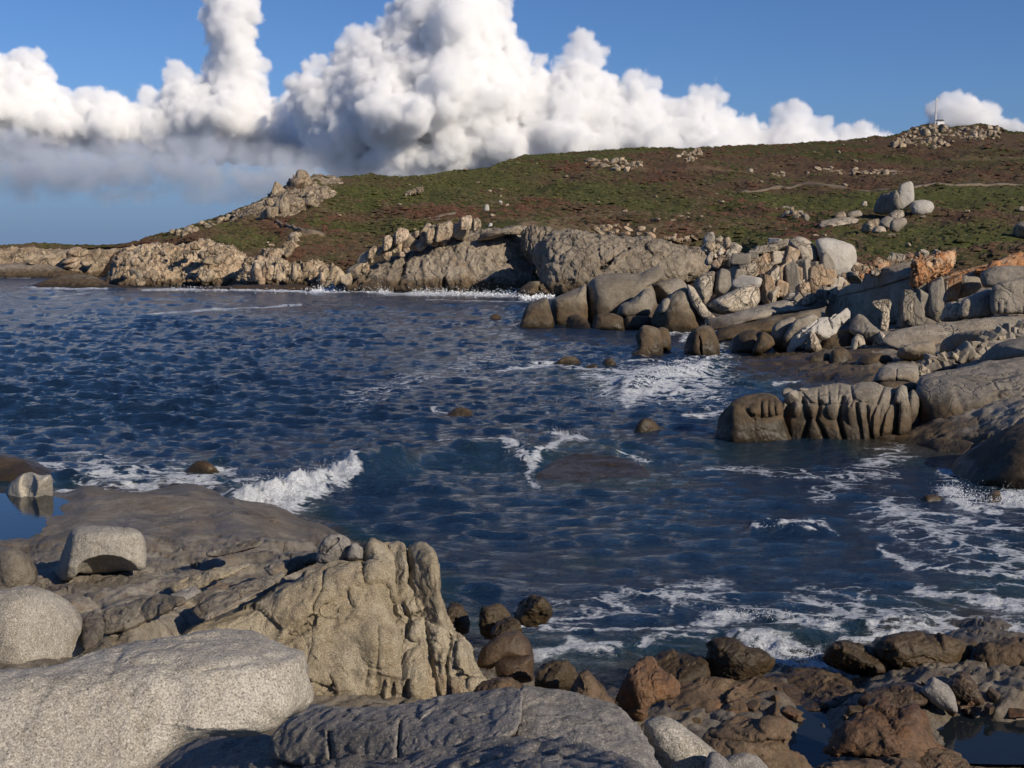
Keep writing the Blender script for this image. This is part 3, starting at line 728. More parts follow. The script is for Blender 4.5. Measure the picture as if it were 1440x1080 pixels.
# (line in px, half width in px, vertical stretch, strength)
FOAM = [([(850, 908), (930, 897), (1000, 888)], 8, 1.3, .75), ([(1100, 946), (1165, 930), (1235, 948)], 8, 1.2, .9), ([(1180, 905), (1260, 893), (1320, 880)], 7, 1.4, .9), ([(745, 925), (800, 905), (860, 915)], 8, 1.3, .6), ([(345, 712), (390, 708), (430, 697), (460, 686), (490, 676)], 14, 1.2, 2.2), ([(360, 700), (420, 692), (480, 674)], 9, 1.2, 1.2),
        ([(618, 628), (650, 630), (700, 627)], 6, 1.3, 1.0), ([(690, 628), (720, 640), (742, 656), (752, 652), (775, 634), (800, 622), (785, 612)], 6.0, 1.4, 1.15), ([(742, 658), (745, 680), (760, 688)], 4, 1.3, 1.0), ([(780, 610), (815, 622)], 6, 1.2, 1.0),
        ([(870, 640), (890, 640), (915, 646)], 3, 1.5, .7), ([(880, 560), (920, 545), (950, 530), (985, 522)], 13, 1.1, 1.15), ([(900, 522), (950, 520), (985, 520)], 6, 1.3, 1.0), ([(905, 535), (970, 552)], 14, 1.1, .95), ([(700, 520), (780, 512), (850, 520), (900, 524)], 4, 1.6, .75), ([(820, 528), (890, 532)], 6, 1.4, .6),
        ([(965, 583), (1012, 580)], 5, 1.5, .95), ([(880, 508), (930, 507), (1000, 506)], 3, 2, 1.0), ([(930, 470), (975, 462), (960, 478)], 6, 1.5, .9), ([(1000, 500), (1030, 494)], 4, 1.5, .8), ([(1090, 540), (1130, 536)], 3, 2, .6),
        ([(0, 389), (42, 390)], 2.2, 1.5, 1.3), ([(40, 404), (90, 406), (150, 406)], 2, 1.5, .9), ([(200, 408), (250, 407), (330, 407), (400, 409), (440, 411)], 2.2, 1.4, 1.1), ([(440, 410), (500, 407), (545, 411)], 4.5, 1.3, 1.5), ([(575, 413), (640, 413), (700, 415), (740, 413)], 4, 1.5, 1.4), ([(735, 420), (775, 417)], 5, 1.4, 1.3),
        ([(540, 412), (580, 414)], 3, 1.4, 1.0), ([(200, 443), (260, 438), (310, 435), (370, 432), (422, 429)], 1.8, 1.6, .95), ([(600, 421), (740, 425)], 2, 2, .5),
        ([(760, 880), (850, 882), (920, 880), (980, 874)], 6, 1.5, .75), ([(980, 872), (1030, 862), (1090, 868), (1160, 880)], 12, 1.2, 1.0), ([(1060, 905), (1120, 915), (1160, 925)], 15, 1.2, 1.05), ([(1100, 930), (1125, 948)], 9, 1.0, 1.3), ([(1160, 885), (1240, 878), (1300, 872)], 10, 1.3, .95), ([(1170, 935), (1200, 955), (1240, 965)], 5, 1.2, 1.0),
        ([(1240, 772), (1275, 795), (1340, 803), (1440, 812)], 7, 1.4, 1.0), ([(1290, 830), (1360, 840), (1440, 850)], 14, 1.4, .85), ([(1330, 690), (1350, 705), (1400, 720)], 14, 1.2, 1.0), ([(1410, 700), (1445, 705), (1480, 700)], 14, 1.0, 1.35), ([(1330, 665), (1345, 685)], 8, 1.0, .9), ([(1290, 720), (1380, 740), (1440, 745)], 9, 1.6, .75),
        ([(1060, 745), (1110, 742), (1160, 741)], 5, 1.5, .95), ([(1100, 740), (1180, 750)], 3, 1.8, .6), ([(1340, 775), (1440, 785)], 5, 1.6, .65), ([(1260, 880), (1440, 880)], 9, 1.6, .7), ([(1000, 900), (1040, 895)], 6, 1.4, .8), ([(720, 880), (760, 870), (745, 850)], 8, 1.1, .75), ([(895, 905), (940, 890)], 5, 1.4, .85),
        ([(75, 690), (130, 693), (180, 695), (330, 698)], 3, 1.3, 1.1), ([(80, 637), (140, 640)], 5, 1.5, .7), ([(60, 655), (140, 668), (200, 672)], 8, 1.5, .75), ([(240, 676), (320, 680), (355, 672)], 7, 1.5, .85), ([(110, 680), (200, 686), (300, 690)], 5, 1.5, .8), ([(265, 655), (330, 662)], 5, 1.5, .65), ([(610, 575), (630, 580)], 3, 1.5, .7),
        ([(650, 530), (760, 540)], 6, 2, .35), ([(1000, 660), (1250, 670)], 14, 2, .34), ([(1150, 850), (1440, 900)], 40, 1.5, .46), ([(780, 860), (1000, 830)], 30, 1.6, .46), ([(1250, 720), (1440, 800)], 45, 1.5, .42), ([(500, 560), (700, 500)], 30, 2, .3), ([(870, 540), (990, 540)], 34, 1.4, .62), ([(1150, 700), (1250, 640)], 25, 2, .42), ([(130, 660), (300, 675)], 26, 1.6, .55), ([(1000, 560), (1000, 490)], 26, 1, .45)]
foam = np.zeros_like(X)
warp = 15 * NZ.fbm(np.stack([X / 34, Y / 17, 0 * X], -1), 5); warpy = 6.0 * NZ.fbm(np.stack([X / 30, Y / 16, 0 * X + 7], -1), 3)
sc = np.clip((Y - 380) / 220, 0.12, 1.0)
for (ln, hw, vs, st) in FOAM:
    d = polydist(X + warp * sc, (Y + warpy * sc) * vs, [(a, b * vs) for a, b in ln])
    foam = np.maximum(foam, (st if Y.size and st < .7 else .22 + .52 * st) * np.exp(-(d / hw) ** 2 * 0.8))
sh = np.maximum(sstep(-1.1, 0.05, near_z(X, Y)) * (Y > 655) * (Y < 1010), sstep(-0.9, 0.05, mid_z(X, Y)) * (X > 965) * (Y > 400) * (Y < 715))
for (a, b, rx, ry, k) in [(830, 655, 95, 34, 1.0), (850, 540, 60, 14, .6), (800, 525, 90, 14, .45), (290, 655, 35, 12, .7), (120, 640, 40, 8, .5), (1050, 640, 120, 30, .55), (820, 790, 60, 16, .5), (900, 680, 90, 16, .6), (1340, 850, 60, 14, .8), (560, 660, 120, 30, .35), (690, 650, 80, 25, .45)]:
    sh = np.maximum(sh, k * np.exp(-((X - a) / rx) ** 2 - ((Y - b) / ry) ** 2))
foam = foam + 0.10 * sh
# breaking waves and swell
def swell(line, hw, hh):
    d = polydist(X, Y * 1.4, [(a, b * 1.4) for a, b in line]); V[..., 2] += hh * np.exp(-(d / hw) ** 2)
swell([(330, 712), (400, 702), (450, 690), (490, 676), (560, 660)], 17, 0.30)
swell([(500, 672), (620, 640), (700, 634), (745, 640)], 18, 0.32)
swell([(770, 640), (810, 630), (860, 640)], 14, 0.16)
swell([(880, 545), (985, 522)], 13, 0.30)
swell([(1060, 745), (1160, 740)], 9, 0.12)
swell([(1040, 895), (1300, 875)], 14, 0.08)
rough = NZ.fbm(np.stack([wx * 3.0, wy * 3.0, 0 * wx], -1), 5, .6)
V[..., 2] += np.clip(foam - 0.45, 0, 1.2) * (0.02 + 0.42 * rough) * np.where(Y > 500, 1, 2.2)
me = mesh('sea', V.reshape(-1, 3), grid_faces(*X.shape)[:, ::-1], M['water'])
attr(me, 'foam', foam.ravel()); attr(me, 'shallow', sh.ravel())
obj('sea', me, kind='structure')

# spray thrown up where the swell breaks: one mass of droplets and foam clots
def spray(spots, seed):
    g = np.random.default_rng(seed)
    ico = np.array([(0, 0, 1), (.89, 0, .45), (.28, .85, .45), (-.72, .53, .45), (-.72, -.53, .45), (.28, -.85, .45), (.72, .53, -.45), (-.28, .85, -.45), (-.89, 0, -.45), (-.28, -.85, -.45), (.72, -.53, -.45), (0, 0, -1)])
    F = np.array([(0, 1, 2), (0, 2, 3), (0, 3, 4), (0, 4, 5), (0, 5, 1), (1, 6, 2), (2, 7, 3), (3, 8, 4), (4, 9, 5), (5, 10, 1), (6, 7, 2), (7, 8, 3), (8, 9, 4), (9, 10, 5), (10, 6, 1), (11, 7, 6), (11, 8, 7), (11, 9, 8), (11, 10, 9), (11, 6, 10)])
    VV = []; FF = []; k = 0
    for line, n, wpx, h, r0, r1, z0 in spots:
        L = np.array(line, float)
        for _ in range(n):
            t = g.random() * (len(L) - 1); i = int(t); q = L[i] + (L[i + 1] - L[i]) * (t - i) if i < len(L) - 1 else L[-1]
            p = Pz(q[0] + g.normal() * wpx, q[1] + g.normal() * wpx * .35, 0.0)
            hh = g.exponential(0.35) * h; r = g.uniform(r0, r1) * math.exp(-hh / h * .8)
            p = p + np.array((g.normal() * .05, g.normal() * .05, z0 + hh))
            VV.append(ico * r * g.uniform(.6, 1.4, 3) + p); FF.append(F + k); k += 12
    m, t, b = new_mat('spray'); b.inputs['Base Color'].default_value = (.80, .82, .84, 1); b.inputs['Roughness'].default_value = .5
    obj('spray', mesh('spray', np.concatenate(VV), np.concatenate(FF), m), kind='stuff')
spray([([(350, 706), (400, 698), (450, 684), (494, 670)], 1800, 8, .30, .004, .013, .22), ([(690, 630), (742, 654), (798, 624)], 400, 3, .18, .004, .012, .10), ([(775, 612), (815, 620)], 160, 3, .2, .004, .012, .10),
       ([(890, 548), (940, 532), (985, 522)], 1200, 12, .30, .008, .026, .22), ([(1335, 690), (1360, 706), (1440, 704)], 1200, 11, .26, .004, .013, .02), ([(1000, 868), (1090, 868), (1180, 882)], 500, 8, .08, .003, .008, .04),
       ([(1060, 908), (1120, 930), (1150, 925)], 500, 10, .12, .003, .008, .02), ([(440, 410), (500, 406), (545, 411)], 900, 5, 1.1, .035, .10, .05), ([(580, 412), (640, 413), (700, 414), (740, 413)], 900, 7, .7, .035, .095, .05), ([(735, 420), (775, 417)], 200, 5, .6, .05, .12, .05),
       ([(240, 408), (330, 407), (420, 409)], 300, 8, .35, .03, .08, .05), ([(1070, 745), (1150, 741)], 160, 5, .10, .004, .010, .08)], 3)

# ------------------------------------------------------------------ far cliffs
def block_base(seed, sub=3, n=10, jit=0.34):
    import bmesh
    bm = bmesh.new(); bmesh.ops.create_icosphere(bm, subdivisions=sub, radius=1.0)
    V = np.array([v.co[:] for v in bm.verts]); F = np.array([[v.index for v in f.verts] for f in bm.faces]); bm.free()
    g = np.random.default_rng(seed)
    pn = g.normal(size=(n, 3)); pn /= np.linalg.norm(pn, axis=1)[:, None]
    pn[:6] = np.array([(1, 0, 0), (-1, 0, 0), (0, 1, 0), (0, -1, 0), (0, 0, 1), (0, 0, -1)]) + g.normal(size=(6, 3)) * jit
    hh = np.concatenate([g.uniform(0.62, 0.80, 6), g.uniform(0.92, 1.2, n - 6)])
    dd = V @ pn.T
    r = np.where(dd > 0.05, hh / np.maximum(dd, 0.05), 9).min(1)
    r = np.minimum(r, 1.32)
    V = V * r[:, None]
    V = V * (1 + 0.07 * NZ.fbm(V * 2.6 + seed * 3.1, 3))[:, None]
    return V, F
BLK3 = [block_base(s, 3) for s in range(10)]
BLK4 = [block_base(s + 40, 4, 8, 0.17) for s in range(8)]
_blk = {}
def block_me(i, mat, lod=3):
    k = (i, mat.name, lod)
    if k not in _blk:
        V, F = (BLK3 if lod == 3 else BLK4)[i]
        _blk[k] = mesh('block', V, F, mat)
    return _blk[k]

def inside(x, y, poly):
    r = np.zeros(np.shape(x), bool); n = len(poly)
    for i in range(n):
        (x0, y0), (x1, y1) = poly[i], poly[(i + 1) % n]
        c = ((y0 > y) != (y1 > y)) & (x < (x1 - x0) * (y - y0) / (y1 - y0 + 1e-12) + x0)
        r ^= c
    return r

def blocks(parent, poly, n, wpx, hpx, df, mats, seed=0, tilt=0.2, name='block', lod=3, sink=0.35, mind=0.55):
    """Angular blocks bedded in a rock face, each an object of its own."""
    g = np.random.default_rng(seed + 900)
    p = np.array(poly, float); lo, hi = p.min(0), p.max(0)
    got = []
    for _ in range(n * 40):
        if len(got) >= n: break
        x, y = g.uniform(lo, hi)
        if not inside(np.array(x), np.array(y), poly): continue
        s = g.uniform(0.6, 1.35)
        w, h = g.uniform(*wpx) * s, g.uniform(*hpx) * s
        if any(abs(x - a) < (w + c) * 0.5 * mind and abs(y - b) < (h + e) * 0.5 * mind for a, b, c, e in got): continue
        got.append((x, y, w, h))
    out = []
    for (x, y, w, h) in got:
        d = float(df(x, y)); m = d / FPX
        W, Hh = w * m, h * m; D = g.uniform(0.8, 1.2) * (W + Hh) * 0.5
        loc = P(x, y, d + D * sink * 0.5)
        mt = mats[g.integers(0, len(mats))]
        o = bpy.data.objects.new(name, block_me(int(g.integers(0, 10 if lod == 3 else 8)), mt, lod)); COL.objects.link(o)
        o.scale = (W / 1.5, D / 1.5, Hh / 1.5)
        o.rotation_euler = (g.normal() * tilt * 0.8, g.normal() * tilt * 1.3, g.uniform(-.9, .9))
        if parent is not None:
            o.parent = parent; o.location = Vector(loc) - parent.location
        else: o.location = loc
        out.append(o)
    return out

def loose(label, cat, group, name='boulder', **k):
    k.pop('name', None)
    for o in blocks(None, k.pop('poly'), k.pop('n'), k.pop('w'), k.pop('h'), k.pop('df'), k.pop('mats'), k.pop('seed'), name=name, **k):
        o['label'] = label; o['category'] = cat; o['group'] = group
flat_d = lambda d, lean, yb: (lambda x, y: d + lean * (yb - y) * d / FPX)
CL = [M['cliff_tan'], M['cliff_tan'], M['warm_mid'], M['hill_rock']]

# the low spit at the left
spit = rock('sea_cliff', 'low pale cliff under brown heath at the far left end of the headland', 'cliff',
            [(-160, 400), (-170, 352), (-60, 350), (0, 351), (40, 349), (75, 352), (110, 351), (150, 353), (172, 352), (190, 372), (185, 404), (60, 400)], 230, M['cliff_tan'],
            T=5, back=8, lean=0.9, n=260, ns=40, p=2.4, rough=0.012, fine=0.012, freq=5, joint=0.022, jscale=0.09, jstretch=(1, 1, .9))
blocks(spit, [(0, 354), (150, 356), (170, 385), (130, 388), (90, 372), (0, 370)], 8, (8, 20), (5, 14), flat_d(225, 0.9, 400), CL, 1, sink=.8, mind=.4)
rock('ledge', 'smooth dark grey-green ledge along the foot of the low spit', 'rock ledge',
     [(-160, 398), (-100, 376), (0, 371), (60, 371), (95, 378), (118, 388), (128, 398), (40, 400)], 224, M['cliff_grey'], T=3, lean=1.0, rough=0.02)
rock('skerry', 'low dark domed skerry in the water before the left headland', 'rock',
     [(36, 404), (50, 399), (75, 391), (105, 386), (128, 388), (145, 395), (162, 401), (205, 404), (215, 409), (120, 411), (45, 409)], 164, M['tidal_mid'], T=2.2, lean=1.0, rough=0.015)
rock('boulder', 'single whitish boulder lying at the foot of the left headland cliff', 'boulder',
     [(176, 392), (179, 381), (188, 378), (198, 384), (206, 394), (208, 402), (192, 400), (178, 398)], 170, M['pale_mid'], T=0.9, facets=3)
rock('boulder', 'grey shore rock just left of the whitish boulder under the headland', 'boulder',
     [(140, 405), (150, 390), (162, 384), (176, 388), (184, 398), (206, 401), (210, 408), (165, 410)], 172, M['tidal_mid'], T=1.4, facets=3)

cliff_a = rock('sea_cliff', 'broken tan granite cliff between the low spit and the grassy gully', 'cliff',
               [(150, 412), (153, 388), (160, 368), (176, 349), (198, 346), (226, 343), (253, 345), (275, 340), (292, 337), (310, 345), (332, 350), (346, 362), (352, 385), (362, 412), (260, 414)], 168, M['cliff_tan'],
               T=4, back=8, lean=1.0, n=300, ns=60, p=2.6, rough=0.016, fine=0.014, freq=4, joint=0.035, jscale=0.10, jstretch=(1.3, 1, .85))
blocks(cliff_a, [(160, 372), (180, 350), (295, 342), (345, 362), (350, 392), (240, 400), (160, 392)], 16, (6, 13), (6, 13), flat_d(163, 1.0, 412), CL, 2, sink=.75, tilt=.12, mind=.4)
cliff_b = rock('sea_cliff', 'pale stepped cliff with upright blocks below the grassy gully', 'cliff',
               [(330, 414), (338, 380), (348, 366), (366, 360), (374, 350), (388, 352), (396, 368), (420, 371), (440, 368), (456, 370), (470, 382), (486, 384), (498, 412), (420, 416)], 160, M['cliff_tan'],
               T=3.5, back=7, lean=0.9, n=300, ns=50, p=2.6, rough=0.018, fine=0.014, freq=4, joint=0.040, jscale=0.12, jstretch=(1.7, 1, .7))
blocks(cliff_b, [(340, 382), (370, 358), (390, 356), (396, 374), (460, 374), (490, 390), (490, 402), (350, 400)], 14, (5, 12), (9, 24), flat_d(157, 0.9, 412), CL, 3, tilt=0.12, sink=.7, mind=.4)
rock('ledge', 'dark wet rock shelf at the waterline below the stepped cliff', 'rock ledge',
     [(255, 414), (290, 404), (330, 401), (380, 399), (430, 402), (455, 408), (470, 415), (360, 418)], 152, M['wetdark'], T=1.6, lean=1.2, rough=0.03)

knoll = rock('rock_knoll', 'craggy tan rock knoll on the skyline at the left end of the ridge', 'rock outcrop',
             [(322, 305), (346, 292), (366, 284), (383, 272), (390, 263), (401, 266), (410, 252), (420, 246), (437, 249), (451, 245), (466, 251), (481, 257), (466, 272), (447, 288), (428, 296), (403, 304), (372, 308), (341, 310)], 225, M['hill_rock'],
             T=3.5, back=9, df=lambda x, y: hill_d(x, y) - 3.5, n=280, ns=50, p=2.3, rough=0.03, fine=0.018, freq=3, joint=0.04, jscale=0.18, jstretch=(1.2, 1, .85))
blocks(knoll, [(345, 300), (390, 268), (412, 254), (465, 252), (462, 270), (430, 293), (375, 305)], 12, (8, 24), (8, 24), lambda x, y: hill_d(x, y) - 6, [M['hill_rock'], M['cliff_tan'], M['hill_rock']], 4, tilt=0.35, sink=.75, mind=.35)

# massive grey cliff
big = rock('sea_cliff', 'massive rounded grey cliff rising from surf at the middle of the bay', 'cliff',
           [(470, 420), (476, 402), (490, 389), (512, 379), (540, 367), (578, 353), (610, 343), (640, 331), (690, 324), (728, 318), (742, 322), (750, 345), (760, 380), (778, 420), (620, 424)], 144, M['cliff_grey'],
           T=5, back=9, lean=0.55, n=360, ns=80, p=2.3, ctr=(630, 385), rough=0.013, fine=0.012, freq=4, joint=0.014, jscale=0.12, jstretch=(1.5, 1, .55), cracks=0.004,
           grooves=[([(575, 352), (566, 385), (560, 400)], 2.0, 0.9), ([(470, 385), (520, 372), (545, 366)], 1.6, 0.7), ([(705, 372), (725, 366), (740, 362)], 1.5, 0.6), ([(622, 412), (625, 392)], 2, .8)])
TALL = [([(553, 343), (554, 330), (562, 321), (574, 323), (573, 334), (561, 343)], 'leaning pale block standing alone on the crest of the grey cliff', 'warm_mid'),
        ([(537, 352), (539, 338), (545, 331), (553, 333), (551, 344), (545, 352)], 'upright pale block just left of the leaning block on the grey cliff', 'cliff_tan'),
        ([(515, 364), (519, 352), (526, 346), (530, 349), (525, 362)], 'small pale tooth of rock low on the left shoulder of the grey cliff', 'cliff_tan'),
        ([(597, 340), (603, 322), (609, 317), (613, 322), (612, 338), (606, 343)], 'narrow upright slab at the left of the orange-tan crest block', 'cliff_tan'),
        ([(610, 338), (613, 318), (621, 313), (634, 311), (637, 328), (630, 336), (620, 340)], 'square orange-tan block on the crest of the grey cliff', 'warm_mid'),
        ([(646, 322), (645, 311), (656, 303), (664, 305), (663, 321), (654, 323)], 'pale squarish block topmost on the crest of the grey cliff', 'warm_mid'),
        ([(663, 322), (665, 309), (671, 306), (676, 312), (676, 321), (669, 324)], 'greyer broken block beside the topmost crest block', 'hill_rock')]
for pts, lab, mt in TALL:
    rock('boulder', lab, 'boulder', pts, 146.5, M[mt], T=0.5, p=4.5, n=90, ns=24, rough=0.03, joint=.05, jscale=.4, jstretch=(1.5, 1, .6), soft=.04, planes=[(np.mean([q[0] for q in pts]) + 3, np.mean([q[1] for q in pts]), 146.5, (.35, -1, .15)), (min(q[0] for q in pts) + 3, np.mean([q[1] for q in pts]), 146.5, (-1, -.35, .1)), (np.mean([q[0] for q in pts]), min(q[1] for q in pts) + 3, 146.8, (0, -.4, 1))], group='blocks on the crest of the grey cliff')
rock('slab', 'long pale rock slab lying in the heath above the grey cliff', 'rock slab',
     [(560, 320), (563, 316), (592, 308), (607, 305), (626, 298), (641, 297), (639, 302), (625, 307), (609, 311), (597, 312), (574, 319)], 168, M['hill_rock'], T=.5, back=.5, df=lambda x, y: hill_d(x, y) - .6, n=140)
loose('tumbled pale block along the left crest of the grey cliff', 'boulder', 'tumbled blocks on the left crest of the grey cliff', poly=[(480, 398), (500, 372), (530, 350), (600, 326), (640, 316), (645, 328), (600, 346), (540, 366), (500, 386)], n=34, w=(7, 15), h=(8, 17), df=flat_d(145.5, 0.6, 400), mats=[M['cliff_tan'], M['warm_mid'], M['hill_rock']], seed=5, tilt=0.3, sink=.7)
rock('boulder', 'dark-mouthed grey cap block on the top right of the grey cliff', 'boulder',
     [(672, 338), (680, 328), (705, 322), (730, 317), (737, 322), (736, 330), (712, 330), (692, 336)], 146, M['cliff_grey'], T=1.6, facets=3)

cl2 = rock('sea_cliff', 'broad grey and tan whaleback cliff right of the dark cleft', 'cliff',
           [(770, 424), (758, 392), (752, 362), (756, 342), (772, 330), (800, 324), (850, 331), (905, 334), (940, 342), (972, 350), (994, 354), (1003, 366), (1000, 386), (965, 402), (905, 410), (850, 424)], 136, M['cliff_grey'],
           T=5, back=8, lean=0.6, n=330, ns=70, p=2.3, ctr=(860, 375), rough=0.016, fine=0.012, freq=4, joint=0.022, jscale=0.14, jstretch=(1.3, 1, .7), cracks=0.004,
           planes=[(840, 372, 132, (0.15, -1, 0.45)), (756, 370, 134, (-1, -0.30, 0.1)), (940, 370, 130, (0.45, -1, 0.3))],
           grooves=[([(845, 378), (865, 362), (885, 350)], 2, .9), ([(918, 360), (905, 345), (915, 338)], 2, .7)])
rock('rock_buttress', 'striped grey buttress between the grey cliff and the dark cleft', 'rock face',
     [(733, 352), (735, 330), (742, 320), (760, 318), (778, 322), (790, 332), (782, 352), (770, 372), (757, 376), (748, 368)], 144.5, M['cliff_grey'],
     T=2.2, joint=0.06, jscale=0.25, jstretch=(2.5, 1, .35), n=160, ns=36)
loose('dark tumbled rock at the waterline below the dark cleft', 'rock', 'dark rocks at the foot of the cleft', poly=[(735, 418), (745, 404), (790, 396), (850, 398), (850, 412), (780, 424)], n=22, w=(10, 22), h=(8, 16), df=flat_d(132, 0.3, 424), mats=[M['wetdark'], M['tidal_mid']], seed=9)

# rubble behind the shore, right of the cliff
loose('broken boulder at the right end of the whaleback cliff', 'boulder', 'broken boulders at the end of the whaleback cliff', poly=[(990, 350), (1000, 335), (1030, 345), (1040, 362), (1010, 372), (998, 365)], n=22, w=(9, 18), h=(8, 16), df=flat_d(116, 0.6, 372), mats=[M['pale_mid'], M['warm_mid'], M['hill_rock']], seed=10, tilt=0.6)

# ------------------------------------------------------------------ stones on the hill
def on_hill(pts, name, label, cat, mat, **k):
    b = np.array(pts, float); d = float(hill_d(b[:, 0].mean(), b[:, 1].max() - 1))
    return rock(name, label, cat, pts, d - 1.0, M[mat], **k)
on_hill([(1265, 263), (1270, 258), (1281, 255), (1285, 264), (1285, 282), (1278, 290), (1266, 295), (1262, 282)], 'standing_stone', 'tall upright stone, sunlit on its right, highest of the cluster on the hillside', 'standing stone', 'white_mid',
        T=0.8, p=3.5, planes=[(1275, 275, 162, (0.35, -1, .1)), (1266, 275, 162, (-1, -.25, 0.1))], soft=.03, rough=.012)
on_hill([(1228, 298), (1232, 284), (1240, 273), (1252, 271), (1262, 268), (1267, 292), (1257, 301), (1240, 302)], 'boulder', 'shadowed dark boulder leaning against the left of the tall upright stone', 'boulder', 'grey_mid',
        T=1.2, p=3, planes=[(1245, 285, 163, (-0.95, -.35, .1)), (1262, 290, 162.5, (-.8, -.6, .0))], soft=.05)
on_hill([(1279, 292), (1285, 283), (1300, 281), (1310, 284), (1314, 292), (1309, 300), (1295, 305), (1284, 302)], 'boulder', 'rounded pale boulder right of the tall upright stone', 'boulder', 'white_mid', T=1.6)
on_hill([(1250, 303), (1258, 296), (1269, 296), (1271, 304), (1258, 310)], 'boulder', 'small pale boulder directly below the tall upright stone', 'boulder', 'pale_mid', T=.8, facets=2)
on_hill([(1254, 310), (1272, 306), (1275, 314), (1262, 327), (1251, 324)], 'boulder', 'grey wedge boulder lowest in the standing stone cluster', 'boulder', 'grey_mid', T=1.0, facets=2)
on_hill([(1236, 312), (1246, 304), (1256, 307), (1253, 320), (1240, 322)], 'boulder', 'dark boulder in the middle of the standing stone cluster', 'boulder', 'grey_mid', T=1.0, facets=2)
on_hill([(1226, 326), (1232, 318), (1243, 319), (1246, 326), (1236, 329)], 'boulder', 'low pale boulder at the bottom left of the standing stone cluster', 'boulder', 'pale_mid', T=.8)
on_hill([(1211, 326), (1214, 316), (1226, 309), (1236, 307), (1236, 316), (1222, 327)], 'boulder', 'broken mottled boulder at the left edge of the standing stone cluster', 'boulder', 'hill_rock', T=1.0, facets=4, rough=.05)
on_hill([(1152, 318), (1156, 311), (1172, 307), (1195, 305), (1208, 308), (1203, 314), (1180, 318), (1165, 321)], 'slab', 'flat pale slab in the grass left of the standing stone cluster', 'rock slab', 'pale_mid', T=.9, lean=1.5)
on_hill([(1173, 306), (1177, 299), (1187, 297), (1190, 305), (1182, 308)], 'boulder', 'small pointed stone on top of the flat grass slab', 'boulder', 'hill_rock', T=.6)
on_hill([(1190, 304), (1195, 298), (1209, 296), (1212, 303), (1200, 307)], 'boulder', 'low grey stone behind the right end of the flat grass slab', 'boulder', 'grey_mid', T=.6)
on_hill([(1211, 288), (1215, 283), (1219, 284), (1219, 290), (1213, 291)], 'boulder', 'lone small stone left of the shadowed boulder on the hillside', 'boulder', 'pale_mid', T=.5)
on_hill([(1424, 332), (1426, 318), (1436, 312), (1460, 311), (1470, 330), (1450, 337), (1430, 337)], 'boulder', 'pale boulder cut by the right edge of the picture on the grass', 'boulder', 'pale_mid', T=1.2, facets=3)
on_hill([(1382, 350), (1387, 347), (1395, 348), (1397, 352), (1389, 354)], 'boulder', 'tiny white stone in grass above the orange terrace', 'boulder', 'white_mid', T=.3)
on_hill([(1431, 294), (1436, 290), (1446, 292), (1446, 297), (1434, 297)], 'boulder', 'small pale stone on grass at the right edge above the cut boulder', 'boulder', 'pale_mid', T=.4)
on_hill([(1356, 300), (1359, 297), (1363, 299), (1361, 302)], 'boulder', 'tiny white stone alone in the green strip near the right', 'boulder', 'white_mid', T=.3)
on_hill([(680, 296), (682, 288), (687, 288), (688, 296), (684, 298)], 'boulder', 'small egg-shaped white stone on the green slope above the grey cliff', 'boulder', 'white_mid', T=.5)
on_hill([(700, 287), (702, 282), (706, 283), (706, 288)], 'boulder', 'tiny white stone uphill right of the egg-shaped stone', 'boulder', 'white_mid', T=.4)
on_hill([(686, 320), (688, 314), (692, 314), (692, 320)], 'boulder', 'small pale stone right of the crest blocks above the grey cliff', 'boulder', 'white_mid', T=.4)
on_hill([(568, 278), (572, 270), (580, 266), (596, 263), (594, 270), (580, 275)], 'outcrop', 'small pale outcrop alone on the upper green slope', 'rock outcrop', 'hill_rock', T=1.6, joint=.08, jscale=.25, n=80, rough=.05)
on_hill([(1052, 242), (1054, 237), (1059, 238), (1058, 243)], 'boulder', 'lone pale stone on brown heath under the middle of the ridge', 'boulder', 'pale_mid', T=.6)

g = np.random.default_rng(77)
def stone_band(poly, n, w, h, label, seed, mats, cat='rock outcrop'):
    c = np.array(poly).mean(0)
    a = anchor('stone_group', label, cat, hill_pt(float(c[0]), float(c[1])))  # one anchor grouping separate hill stones rather than a bedrock mass
    blocks(a, poly, n, w, h, lambda x, y: hill_d(x, y + 1) - 0.4, mats, seed, tilt=0.3, name='stone', sink=0.3)
    return a
HM = [M['hill_rock'], M['hill_rock'], M['cliff_tan']]
summit = stone_band([(1240, 208), (1262, 197), (1290, 181), (1312, 177), (1335, 182), (1342, 200), (1318, 210), (1290, 205)], 64, (4, 10), (3, 8), 'pale boulder field covering the left summit of the hill below the mast', 21, HM)
stone_band([(1340, 192), (1350, 181), (1380, 177), (1410, 184), (1400, 196), (1360, 200)], 34, (5, 11), (4, 8), 'pale boulders strewn over the right summit of the hill', 22, HM)
stone_band([(822, 232), (830, 226), (870, 225), (900, 229), (905, 236), (880, 240)], 26, (5, 11), (4, 8), 'line of tan rocks just under the middle of the skyline', 23, HM)
stone_band([(950, 222), (960, 214), (985, 212), (990, 222), (970, 228)], 20, (4, 8), (4, 7), 'small cluster of stones near the skyline right of the tan rock line', 24, HM)
stone_band([(1150, 238), (1158, 234), (1190, 240), (1240, 239), (1268, 242), (1268, 246), (1230, 246), (1180, 244)], 22, (6, 16), (3, 5), 'two pale ledges showing through brown heath right of middle', 25, HM)
stone_band([(1085, 246), (1105, 240), (1110, 247), (1090, 249)], 9, (4, 8), (3, 5), 'little pale stones on brown heath left of the ledges', 26, HM)
stone_band([(1085, 300), (1100, 290), (1120, 296), (1140, 304), (1138, 309), (1100, 304)], 16, (5, 10), (4, 8), 'scattered broken stones in heath left of the flat grass slab', 27, [M['hill_rock'], M['grey_mid']])
stone_band([(900, 308), (930, 300), (1040, 308), (1060, 304), (1060, 312), (960, 316), (900, 318)], 12, (5, 14), (2.5, 5), 'flat pale stones in the brown ground above the whaleback cliff', 28, [M['hill_rock'], M['pale_mid']])
